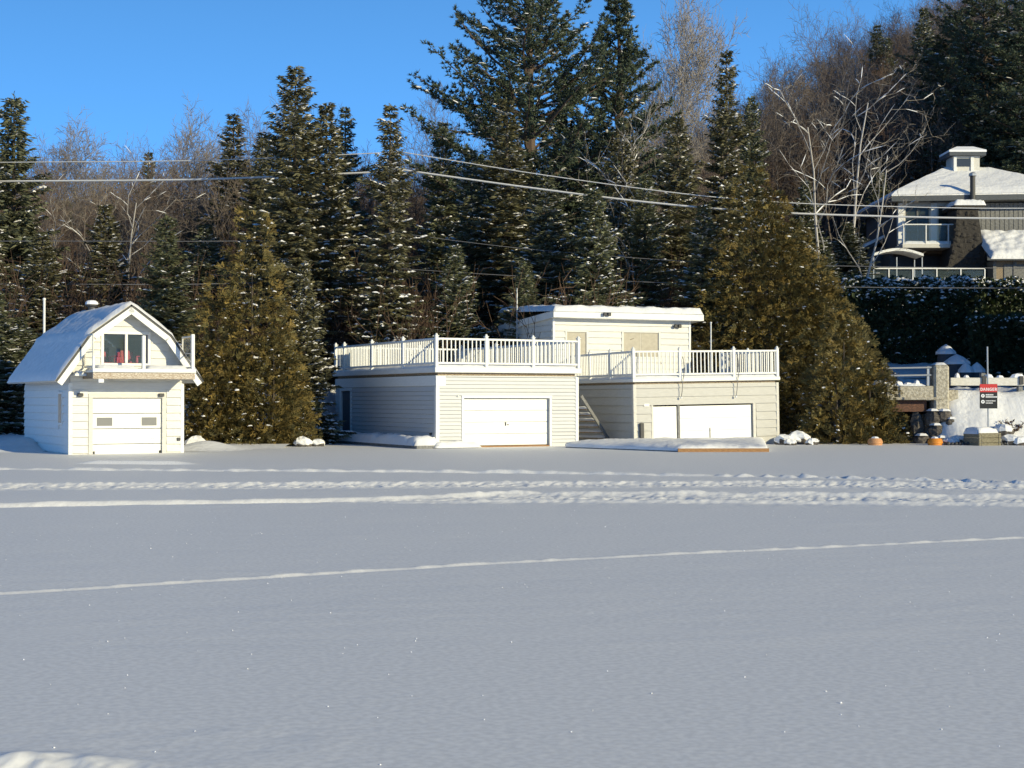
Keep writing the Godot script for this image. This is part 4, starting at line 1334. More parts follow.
	var bl := [
		[82, 136, 112, 0, mats.bare_grey, "rounded bare tree on the left skyline, nearer the picture edge"],
		[180, 124, 112, 1, mats.bare_grey, "larger rounded bare tree on the left skyline"],
		[255, 108, 125, 0, mats.bare, "bare tree top peeping left of the big spruce"],
		[425, 105, 120, 1, mats.bare, "bare tree peeping between the columnar spruce and the tall pine"],
		[674, 8, 106, 2, mats.bare_pale, "large pale bare tree against the sky right of the pines"],
		[655, 40, 112, 0, mats.bare_pale, "lower bare tree left of the large pale one"],
				[772, 62, 118, 2, mats.bare, "bare tree at the left end of the right-hand hill skyline"],
		[826, 40, 122, 0, mats.bare, "pale bare tree rising above the right-hand hill woods"],
			]
	i = 0
	for e in bl:
		plant("bare_tree", crown_tree if i in [0, 1, 4] else b[e[3]], e[0], e[1] + 14.0, e[2], 3.1, e[4], e[4], e[5], i * 2.1, "tree", "leafless hardwood trees")
		i += 1
	# birches
	wiggle = 0.40
	var bi1 := bare_tree(211, 11.0, Vector3(0.30, 0, 0), [7, 4, 3, 2], 0.095, 0.5, 0.9)
	var bi2 := bare_tree(214, 11.0, Vector3(-0.02, 0, 0), [8, 5, 3, 2], 0.085, 0.8, 0.4)
	var bi3 := bare_tree(219, 12.0, Vector3(0.12, 0, 0), [6, 4, 3, 2], 0.09, 0.5, 0.7)
	for e in [[846, 128, 84, bi1, 0.0, "leaning white birch left of the hill house"], [848, 60, 86, bi3, 0.3, "tallest white birch, just left of the hill house"], [822, 85, 84, bi2, 0.2, "spreading snow-lined birch behind the big cedar"], [118, 168, 79, bi3, 0.4, "white birch with bright limbs on the left slope"], [98, 190, 78, bi1, 1.9, "slim white birch behind the small boathouse chimney"], [62, 200, 76, bi3, 3.9, "slim white birch behind the small boathouse's left roof slope"], [613, 92, 72, bi1, 1.2, "forked pale birch in front of the slender pine"], [646, 165, 67, bi3, 2.6, "thin pale birch leaning among spruces above the upper cabin"]]:
		plant("birch_tree", e[3], e[0], e[1], e[2], 0.0, mats.bare_pale, mats.birch, e[5], e[4], "tree", "white birches")
	wiggle = 0.24
	# the far wood on the slopes, one mass of leafless stems with some conifers
	var r := RandomNumberGenerator.new()
	r.seed = 77
	twig_min = 0.014
	var small := [bare_tree(301, 11.0, Vector3(0.03, 0, 0), [11, 6, 5, 3], 0.10), bare_tree(302, 12.0, Vector3(-0.04, 0, 0), [10, 6, 5, 3], 0.10), bare_tree(303, 10.0, Vector3(0, 0, 0.03), [12, 6, 4, 3], 0.09)]
	for k in 3:
		var whole := MB.new()
		whole.v.append_array(small[k].trunk.surface_get_arrays(0)[Mesh.ARRAY_VERTEX])
		whole.v.append_array(small[k].crown.surface_get_arrays(0)[Mesh.ARRAY_VERTEX])
		var tf := []
		for n in 800:
			var Z := r.randf_range(82.0, 185.0)
			var x := r.randf_range(-0.42, 0.44) * Z * 1.05
			if x > 15.0 and x < 46.0 and Z < 116.0: continue
			if Z < 96.0 and x > 8.0: continue
			if x < 6.0 and r.randf() < 0.5: continue
			var s := r.randf_range(0.7, 1.15) * (0.92 if x < 8.0 else 1.0)
			tf.append(Transform3D(Basis(Vector3.UP, r.randf() * TAU).scaled(Vector3(s * 0.75, s * r.randf_range(0.85, 1.05), s * 0.75)), Vector3(x, ground(x, Z) - 0.2, -Z)))
		stuff("far_hardwood_forest", whole.mesh(), tf, mats.bare_brown if k < 1 else mats.bare, "dense leafless brown forest covering the far slopes", "forest")
	var tf2 := []
	for n in 150:
		var Z := r.randf_range(88.0, 150.0)
		var x := r.randf_range(-0.40, 0.30) * Z
		if x > 12.0 and Z < 120.0: continue
		if x < -14.0 and Z > 130.0: continue
		var s := r.randf_range(0.5, 0.8)
		tf2.append(Transform3D(Basis(Vector3.UP, r.randf() * TAU).scaled(Vector3(s, s, s)), Vector3(x, ground(x, Z) - 0.2, -Z)))
	stuff("far_conifers", sp[4].crown, tf2, D, "dark conifers scattered through the far brown forest", "forest")
	twig_min = 0.008
	# leafless brush at the foot of the trees
	var shrub := brush_mesh(401)
	var tf3 := []
	for n in 130:
		var Z := r.randf_range(61.0, 80.0)
		var x := r.randf_range(-0.37, 0.16) * Z
		var s := r.randf_range(0.8, 2.0)
		tf3.append(Transform3D(Basis(Vector3.UP, r.randf() * TAU).scaled(Vector3(s, s * 1.3, s)), Vector3(x, ground(x, Z) - 0.1, -Z)))
	stuff("leafless_brush", shrub, tf3, mats.brush, "leafless reddish brush under the shoreline trees", "brush")

func brush_mesh(sd: int) -> ArrayMesh:
	var r := RandomNumberGenerator.new()
	r.seed = sd
	var mb := MB.new()
	for k in 16:
		var an := r.randf() * TAU
		grow(mb, mb, mb, r, Vector3(cos(an), 0, sin(an)) * 0.2, Vector3(cos(an) * 0.5, 1, sin(an) * 0.5).normalized(), r.randf_range(1.2, 2.2), 0.016, 2, 0.6, [0, 0, 5, 3], 0.0)
	return mb.mesh()

func stuff(called: String, m: Mesh, tf: Array, mat: Material, label: String, category: String) -> void:
	var mm := MultiMesh.new()
	mm.transform_format = MultiMesh.TRANSFORM_3D
	mm.mesh = m
	mm.instance_count = tf.size()
	for i in tf.size(): mm.set_instance_transform(i, tf[i])
	var o := MultiMeshInstance3D.new()
	o.name = numbered(called)
	o.multimesh = mm
	o.material_override = mat
	add_child(o)
	meta(o, label, category, "", "stuff")

func limb() -> void:   # the tall pine's long low limb is part of that pine
	var tree: Node3D = get_node("pine_tree")
	var r := RandomNumberGenerator.new()
	r.seed = 66
	var wood := MB.new()
	var leaf := MB.new()
	leaf.tinted = true
	var ways := [[at(520, 112, 78), at(470, 104, 77.6), at(440, 92, 77.3), at(414, 74, 77)], [at(522, 80, 78), at(495, 60, 77.5), at(472, 36, 77.2), at(455, 12, 77)], [at(530, 60, 78), at(500, 30, 78.2), at(482, 5, 78)], [at(525, 150, 78), at(480, 135, 77.5), at(440, 128, 77.2)]]
	for w in ways:
		var pts := PackedVector3Array()
		var rad := PackedFloat32Array()
		for i in w.size():
			pts.append(w[i] - tree.position)
			rad.append(lerpf(0.09, 0.02, float(i) / (w.size() - 1)))
		wood.tube(pts, rad, 5)
		for i in w.size() - 1:
			for n in 26:
				var u := r.randf()
				if i == 0 and u < 0.3: continue
				var dir := (pts[i + 1] - pts[i]).normalized()
				var p := pts[i].lerp(pts[i + 1], u)
				var c := p + jit(r, 0.24) + Vector3(0, 0.12, 0)
				var g := r.randf_range(0.55, 1.4)
				for m in 14:
					var nd := (jit(r, 1.0) + dir * 0.8 + Vector3(0, 0.3, 0)).normalized()
					var ww := nd.cross(jit(r, 1.0)).normalized() * 0.024
					leaf.col = Color(0.088 * g, 0.108 * g, 0.066 * g)
					leaf.tri(c - ww, c + ww, c + nd * r.randf_range(0.16, 0.3))
	# the pine stands turned; undo that turn so the limb keeps its place
	var inv := Transform3D(tree.basis.inverse(), Vector3.ZERO)
	put(tree, "limb", wood.mesh(), mats.pine_bark, inv)
	put(tree, "limb_needles", leaf.mesh(), mats.leaf, inv)

# ------------------------------------------------------------------ wires
func wires() -> void:
	var pole := thing("utility_pole", "wooden utility pole hidden behind the narrow columnar spruce", "pole", Vector3(spot(392, 65.5), ground(spot(392, 65.5), 65.5), -65.5))
	var mb := MB.new()
	var top := high(146, 65.5) - pole.position.y
	mb.tube(PackedVector3Array([Vector3(0, -0.5, 0), Vector3(0, top, 0)]), PackedFloat32Array([0.15, 0.10]), 8)
	part(pole, "shaft", mb, mats.grey_wood)
	pbox(pole, "crossarm", Vector3(-0.05, top - 0.35, -0.7), Vector3(0.05, top - 0.22, 0.7), mats.grey_wood)
	# [[px, py, Z] knots], radius, material, label
	var rows := [
		[[[-260, 165, 70], [0, 162, 68], [200, 160, 66.5], [392, 152, 65.5]], 0.022, mats.wire, "upper pale power line crossing the trees on the left"],
		[[[-260, 184, 70], [0, 181, 68], [200, 179, 66.5], [392, 171, 65.5]], 0.045, mats.wire, "thicker pale cable below the upper power line on the left"],
		[[[392, 150, 65.5], [520, 171, 65], [640, 188, 64.5], [740, 199, 64.2], [850, 205, 64], [1024, 208, 63.5], [1200, 202, 63]], 0.022, mats.wire, "upper pale power line sagging from the spruce to the right edge"],
		[[[392, 168, 65.5], [520, 186, 65], [640, 201, 64.5], [740, 210, 64.2], [850, 215, 64], [1024, 218, 63.5], [1200, 212, 63]], 0.042, mats.wire, "thicker pale cable sagging from the spruce to the right edge"],
		[[[-260, 243, 66], [0, 241, 65], [220, 241, 64.5], [392, 238, 65.5]], 0.016, mats.wire_dark, "thin lower line across the trees left of the big spruce"],
		[[[-260, 286, 64], [0, 284, 63.5], [200, 284, 63.5], [392, 278, 65.5]], 0.018, mats.wire_dark, "lowest thin line passing just above the small boathouse roof"],
		[[[392, 232, 65.5], [520, 248, 65], [700, 262, 64.4], [850, 266, 64], [1024, 268, 63.5], [1200, 266, 63]], 0.014, mats.wire_dark, "thin lower line passing in front of the hill house terrace"],
		[[[392, 268, 65.5], [520, 276, 65], [700, 284, 64.4], [850, 287, 64], [1024, 288, 63.5], [1200, 287, 63]], 0.016, mats.wire_dark, "lowest thin line running along the top of the snowy hedge"],
	]
	for w in rows:
		var c := Curve3D.new()
		c.bake_interval = 0.5
		for k in w[0].size():
			var p := at(w[0][k][0], w[0][k][1], w[0][k][2])
			var a := at(w[0][maxi(k - 1, 0)][0], w[0][maxi(k - 1, 0)][1], w[0][maxi(k - 1, 0)][2])
			var b := at(w[0][mini(k + 1, w[0].size() - 1)][0], w[0][mini(k + 1, w[0].size() - 1)][1], w[0][mini(k + 1, w[0].size() - 1)][2])
			var t := (b - a) / 6.0
			c.add_point(p, -t, t)
		var pts := c.get_baked_points()
		var rad := PackedFloat32Array()
		rad.resize(pts.size())
		rad.fill(w[1])
		mb = MB.new()
		mb.tube(pts, rad, 6)
		var o := part(self, "power_line", mb, w[2])
		meta(o, w[3], "power line", "wires along the shore road")

# ------------------------------------------------------------------ bridge, guard rail, shore objects
func boulder(r: RandomNumberGenerator, s: Vector3) -> MB:
	var mb := MB.new()
	var n := FastNoiseLite.new()
	n.seed = r.randi() % 1000
	n.frequency = 0.9
	var rows := 7
	var cols := 11
	var p := []
	for j in rows + 1:
		var la := -PI / 2 + PI * j / rows
		var row := []
		for i in cols:
			var lo := TAU * i / cols
			var d := Vector3(cos(la) * cos(lo), sin(la), cos(la) * sin(lo))
			row.append(d * s * (0.85 + 0.4 * n.get_noise_3dv(d)))
		p.append(row)
	for j in rows:
		for i in cols:
			var i2 := (i + 1) % cols
			mb.quad(p[j][i], p[j + 1][i], p[j + 1][i2], p[j][i2])
	return mb

func bridge() -> void:
	var Z := 55.6
	var o := thing("concrete_bridge", "small concrete road bridge with metal railing and rusty girder at the right", "bridge", Vector3(spot(934, Z), 0, -Z))
	var x0 := -1.75
	pbox(o, "parapet_beam", Vector3(x0, 1.66, -0.35), Vector3(-0.004, 2.12, 0.0), mats.concrete, 0.03)
	pbox(o, "ledge", Vector3(x0, 1.60, 0.002), Vector3(0.3, 1.70, 0.10), mats.concrete, 0.02)
	pbox(o, "deck_slab", Vector3(x0, 1.56, -6.0), Vector3(1.0, 1.98, -0.352), mats.concrete)
	pbox(o, "girder", Vector3(x0, 1.18, -0.5), Vector3(-0.2, 1.597, -0.25), mats.rust, 0.01)
	pbox(o, "girder_flange", Vector3(x0, 1.17, -0.65), Vector3(-0.2, 1.20, -0.10), mats.rust)
	var mb := MB.new()
	mb.cbox(Vector3(0, 1.2, -0.7), Vector3(0.56, 2.90, 0.06), 0.07)
	var blk := part(o, "end_block", mb, mats.concrete)
	put(blk, "snow_cap", snow_slab(0.02, 0.54, -0.68, 0.04, 2.90, 0.10, 41), mats.snow)
	for i in 4:
		var x := -0.17 - i * 1.6
		if x < x0 + 0.1: continue
		pbox(o, "railing_post", Vector3(x - 0.06, 2.12, -0.24), Vector3(x + 0.06, 2.86, -0.12), mats.galv, 0.015)
	for y in [2.50, 2.78]:
		mb = MB.new()
		mb.rod(Vector3(x0, y, -0.10), Vector3(-0.06, y + 0.03, -0.10), 0.035, 8)
		part(o, "rail", mb, mats.galv)
	put(o, "parapet_snow", snow_slab(x0, -0.25, -0.33, 0.02, 2.12, 0.09, 42, 0.8), mats.snow)
	var r := RandomNumberGenerator.new()
	r.seed = 9
	for k in 5:
		var x := -0.5 - k * 0.36 - r.randf() * 0.1
		mb = MB.new()
		mb.blob(Vector3(x, 2.16, -0.17), Vector3(r.randf_range(0.12, 0.22), 0, 0), Vector3(0, r.randf_range(0.10, 0.2), 0), Vector3(0, 0, 0.15))
		part(o, "snow_clump", mb, mats.fluff)
	# abutments
	pbox(o, "abutment", Vector3(0.1, -0.4, -6.0), Vector3(1.2, 1.55, -0.9), mats.rock)
	pbox(o, "abutment", Vector3(-3.6, -0.4, -6.0), Vector3(-2.3, 1.55, -0.6), mats.rock)
	pbox(o, "culvert_back", Vector3(-2.3, -0.4, -6.0), Vector3(0.1, 1.55, -5.8), mats.rock)
	var spots := [[-0.55, 0.65, -0.35, 0.30, 0.62, 0.35], [-0.05, 0.95, 0.0, 0.34, 0.36, 0.4], [0.35, 1.0, 0.1, 0.34, 0.28, 0.35], [0.02, 0.45, 0.15, 0.34, 0.32, 0.36], [-0.5, 0.12, 0.15, 0.36, 0.24, 0.34], [0.55, 0.75, 0.25, 0.26, 0.22, 0.3], [0.5, 0.30, 0.5, 0.3, 0.22, 0.3], [0.1, 0.08, 0.6, 0.28, 0.2, 0.28]]
	for k in spots.size():
		var s = spots[k]
		var b := part(self, "boulder", boulder(r, Vector3(s[3], s[4], s[5])), mats.rock)
		b.position = o.position + Vector3(s[0], s[1], s[2])
		meta(b, ["tall dark boulder under the bridge girder", "dark boulder below the bridge's end block", "dark boulder at the right foot of the end block", "middle boulder of the rubble under the bridge end", "low boulder at the water by the bridge opening", "upper right boulder of the bridge rubble, half in snow", "lower right boulder of the bridge rubble", "lowest boulder nearest the orange buoy"][k], "boulder", "rubble under the bridge end")
		mb = MB.new()
		mb.blob(Vector3(0, s[4] * 0.68, 0), Vector3(s[3] * 0.75, 0, 0), Vector3(0, 0.10, 0), Vector3(0, 0, s[5] * 0.75))
		if k != 0: part(b, "snow_cap", mb, mats.fluff)
	# timber guard rail along the road
	var gr := thing("guard_rail", "weathered wooden guard rail with snow clumps along the road by the sign", "guard rail", Vector3(spot(950, 56.5), 0, -56.5))
	pbox(gr, "rail", Vector3(0, 2.14, -0.06), Vector3(6.0, 2.44, 0.06), mats.beige_trim, 0.02)
	for x in [1.28, 2.68, 4.2, 5.7]:
		pbox(gr, "post", Vector3(x - 0.09, 1.4, -0.28), Vector3(x + 0.09, 2.62, -0.064), mats.grey_wood, 0.02)
		pbox(gr, "spacer", Vector3(x - 0.10, 2.18, 0.064), Vector3(x + 0.06, 2.50, 0.12), mats.drip, 0.01)
	for k in 9:
		var x := 0.2 + k * 0.62 + r.randf_range(-0.2, 0.2)
		mb = MB.new()
		var s := r.randf_range(0.10, 0.30)
		mb.blob(Vector3(x, 2.44, -0.05), Vector3(s, 0, 0), Vector3(0, r.randf_range(0.06, 0.2), 0), Vector3(0, 0, 0.14))
		part(gr, "snow_clump", mb, mats.fluff)
	# danger sign on a steel post
	var sz := 53.4
	var sg := thing("danger_sign", "red and black DANGER sign on a steel post in the snow bank", "sign", Vector3(spot(988.5, sz), 0, -sz), deg_to_rad(-3))
	mb = MB.new()
	mb.rod(Vector3(0.0, 0.2, -0.03), Vector3(-0.03, 3.5, -0.03), 0.028, 8)
	part(sg, "post", mb, mats.galv)
	var y0 := high(408.5, sz)
	var y1 := high(384, sz)
	pbox(sg, "board", Vector3(-0.31, y0, 0.0), Vector3(0.31, y1, 0.012), mats.sign_black, 0.003)
	pbox(sg, "red_header", Vector3(-0.305, y1 - 0.29, 0.0125), Vector3(0.305, y1 - 0.005, 0.016), mats.sign_red)
	var font := SystemFont.new()
	font.font_names = PackedStringArray(["Droid Sans"])
	font.font_weight = 700
	var tm := TextMesh.new()
	tm.text = "DANGER"
	tm.font = font
	tm.font_size = 32
	tm.pixel_size = 0.0046
	tm.depth = 0.003
	put(sg, "lettering", tm, mats.sign_white, Transform3D(Basis.IDENTITY, Vector3(0, y1 - 0.19, 0.018)))
	for k in 2:
		mb = MB.new()
		var cy := y1 - 0.42 - k * 0.21
		for i in 18:
			var a0 := TAU * i / 18.0
			var a1 := TAU * (i + 1) / 18.0
			var q0 := Vector3(cos(a0), sin(a0), 0)
			var q1 := Vector3(cos(a1), sin(a1), 0)
			var cc := Vector3(-0.20, cy, 0.0145)
			mb.quad(cc + q0 * 0.022, cc + q1 * 0.022, cc + q1 * 0.065, cc + q0 * 0.065)
		part(sg, "round_symbol", mb, mats.sign_white)
		for l in 2:
			mb = MB.new()
			var xx := -0.10
			var end: float = [[0.16, 0.27], [0.24, 0.12]][k][l]
			while xx < end:
				var w := r.randf_range(0.02, 0.04)
				mb.span(Vector3(xx, cy + 0.012 - l * 0.075, 0.0125), Vector3(xx + w, cy + (0.06 if k == 0 else 0.045) - l * 0.075, 0.015))
				xx += w + 0.010
			part(sg, "small_print", mb, mats.sign_white)
	# timber crib at the foot of the sign
	var cr := thing("timber_crib", "square weathered timber crib topped with snow below the danger sign", "crib", Vector3(spot(981, 53.0), 0, -53.0), deg_to_rad(24))
	cr.scale = Vector3(0.74, 0.74, 0.74)
	for k in 3:
		var yy := -0.1 + k * 0.235
		pbox(cr, "front_beam", Vector3(-0.42, yy, 0.35), Vector3(0.62, yy + 0.225, 0.50), mats.crib, 0.02)
		pbox(cr, "side_beam", Vector3(-0.57, yy, -0.6), Vector3(-0.423, yy + 0.228, 0.51), mats.crib, 0.02)
		pbox(cr, "side_beam", Vector3(0.623, yy, -0.6), Vector3(0.77, yy + 0.228, 0.51), mats.crib, 0.02)
	put(cr, "snow_fill", snow_slab(-0.6, 0.8, -0.75, 0.50, 0.55, 0.30, 44, 0.3), mats.snow)
	# buoys frozen in at the shore
	for k in 2:
		var bx: float = [935.0, 875.0][k]
		var bu := thing("marker_buoy", ["bright orange buoy frozen in below the bridge's end block", "faded orange buoy frozen in at the cedar's foot"][k], "buoy", Vector3(spot(bx, 53.2), 0, -53.2), 0.3 + k, "orange buoys at the stream mouth")
		mb = MB.new()
		mb.lathe(Vector3(0, 0, 0), [[0.0, -0.1], [0.22, -0.08], [0.29, 0.02], [0.30, 0.20], [0.24, 0.30], [0.0, 0.33]], 32)
		part(bu, "float", mb, mats.orange if k == 0 else mats.faded_orange)
		mb = MB.new()
		mb.lathe(Vector3(0, 0.10, 0), [[0.302, -0.02], [0.315, 0.0], [0.315, 0.05], [0.302, 0.07]], 32)
		part(bu, "band", mb, mats.orange if k == 0 else mats.faded_orange)
		mb = MB.new()
		mb.blob(Vector3(-0.02, 0.30, 0), Vector3(0.18, 0, 0), Vector3(0, 0.09, 0), Vector3(0, 0, 0.2))
		part(bu, "snow_cap", mb, mats.fluff)
	for q in get_children():
		if q.name.begins_with("marker_buoy"): q.scale = Vector3(0.85, 0.8, 0.85)
	var boom := thing("float_line", "line of small dark floats on the ice right of the orange buoy", "float line", Vector3(spot(948, 53.0), 0, -53.0))
	mb = MB.new()
	mb.rod(Vector3(-0.2, 0.05, 0), Vector3(3.1, 0.05, 0.1), 0.012, 5)
	part(boom, "rope", mb, mats.drip)
	for k in 11:
		part(boom, "float", ball(Vector3(k * 0.14 + (0.6 if k > 7 else 0.0), 0.06, 0.01 * k * 0.3), r.randf_range(0.045, 0.075), 8), mats.drip)
	# dry bush in the bank
	var bs := thing("dry_bush", "low dry brown bush poking out of the snow bank right of the sign", "bush", Vector3(spot(1013, 54.6), ground(spot(1013, 54.6), 54.6) - 0.1, -54.6))
	mb = MB.new()
	var lf := MB.new()
	for k in 26:
		var an := r.randf() * TAU
		var d := Vector3(cos(an) * r.randf_range(0.3, 1.0), r.randf_range(0.3, 0.9), sin(an) * 0.7) * 0.55
		mb.rod(Vector3.ZERO, d, 0.008, 3)
		for q in 9:
			var p := d * r.randf_range(0.4, 1.05) + jit(r, 0.06)
			lf.tri(p, p + jit(r, 0.09), p + jit(r, 0.09))
	part(bs, "stems", mb, mats.brush)
	part(bs, "leaves", lf, mats.brush)
	# snow-covered rocks along the shore
	var rock_list := [[784, 53.9, 0.34, "snow-covered rock at the beige boathouse's right corner"], [797, 54.3, 0.42, "larger snow-covered rock below the big cedar"], [812, 53.6, 0.22, "small snowy rock in front of the big cedar"], [790, 53.2, 0.2, "smallest snowy rock beside the beige boathouse"], [958, 53.9, 0.30, "snowy rock left of the timber crib"], [950, 53.5, 0.24, "small snowy rock between buoy and crib"], [1012, 53.2, 0.34, "snowy rock right of the timber crib"], [1021, 53.0, 0.28, "snowy rock at the right picture edge on the shore"], [196, 50.6, 0.34, "snow-covered rock at the small boathouse's right corner"], [303, 51.6, 0.30, "snowy rock at the olive cedar's right foot"], [318, 51.9, 0.24, "small snowy rock nearest the white boathouse ledge"], [1004, 54.4, 0.36, "snowy rock behind the timber crib"]]
	for e in rock_list:
		var b := part(self, "shore_rock", boulder(r, Vector3(e[2] * 1.2, e[2] * 0.8, e[2])), mats.rock)
		var rx := spot(e[0], e[1])
		b.position = Vector3(rx, maxf(0.0, ground(rx, e[1])) + e[2] * 0.25, -e[1])
		meta(b, e[3], "rock", "snowy rocks along the shore")
		put(b, "snow_cap", b.mesh, mats.snow, Transform3D(Basis.from_scale(Vector3(1.04, 0.9, 1.04)), Vector3(0, e[2] * 0.26, 0)))
	# drifts in front of the small boathouse
	var dr := put(self, "snow_drift", sheet(-18.5, -13.2, 40, 45.2, 51.5, 40, func(x, z): return -0.02 + 0.42 * smoothstep(45.4, 48.5, z + 0.4 * lump.get_noise_2d(x * 0.6, z)) * (1.0 - smoothstep(-14.6, -13.6, x + (z - 45.0) * 0.3)) * smoothstep(-18.5, -17.8, x)), mats.snow)
	dr.set_meta("kind", "structure")
	dr = put(self, "snow_drift", sheet(-10.8, -7.6, 40, 46.6, 51.5, 40, func(x, z): return -0.02 + 0.30 * exp(-pow((x + 9.9) / 0.9, 2.0) - pow((z - 48.6) / 1.3, 2.0)) + 0.12 * smoothstep(49.0, 51.5, z)), mats.snow)
	dr.set_meta("kind", "structure")

# ------------------------------------------------------------------ house on the hill
func leaf_mass(sd: int, size: Vector3, count: int, snowy: float) -> Array:   # clipped hedge volume with ragged faces
	var r := RandomNumberGenerator.new()
	r.seed = sd
	var leaf := MB.new()
	leaf.tinted = true
	var snow := MB.new()
	for i in count:
		var p := Vector3(r.randf(), r.randf(), r.randf())
		var f := r.randf()
		if f < 0.6: p.z = 1.0 - 0.16 * pow(r.randf(), 2.0)
		elif f < 0.85: p.y = 1.0 - 0.10 * pow(r.randf(), 2.0)
		var q := Vector3((p.x - 0.5) * size.x, p.y * size.y * (1.0 + 0.10 * lump.get_noise_2d(p.x * size.x * 2.0 + sd, p.z)), (p.z - 0.5) * size.z + 0.5 * lump.get_noise_2d(p.x * size.x * 1.3, p.y * 4.0 + sd))
		var d := (jit(r, 1.0) + Vector3(0, 0.3, 0.5)).normalized()
		var w := d.cross(jit(r, 1.0)).normalized()
		var s := r.randf_range(0.16, 0.34)
		var g := r.randf_range(0.5, 1.4)
		leaf.col = Color(0.05 * g, 0.062 * g, 0.028 * g)
		leaf.tri(q, q + d * s * 0.5 + w * s * 0.34, q + d * s)
		leaf.tri(q, q + d * s, q + d * s * 0.5 - w * s * 0.34)
		if r.randf() < snowy * (0.10 + 2.6 * smoothstep(0.72, 1.0, p.y)):
			var bl := r.randf_range(0.03, 0.12)
			snow.blob(q + Vector3(0, 0.06, 0.04), Vector3(bl * r.randf_range(0.7, 1.5), r.randf_range(-0.4, 0.4) * bl, 0), Vector3(0, bl * r.randf_range(0.5, 1.0), 0), Vector3(0, r.randf_range(-0.3, 0.3) * bl, bl))
	return [leaf.mesh(), snow.mesh()]

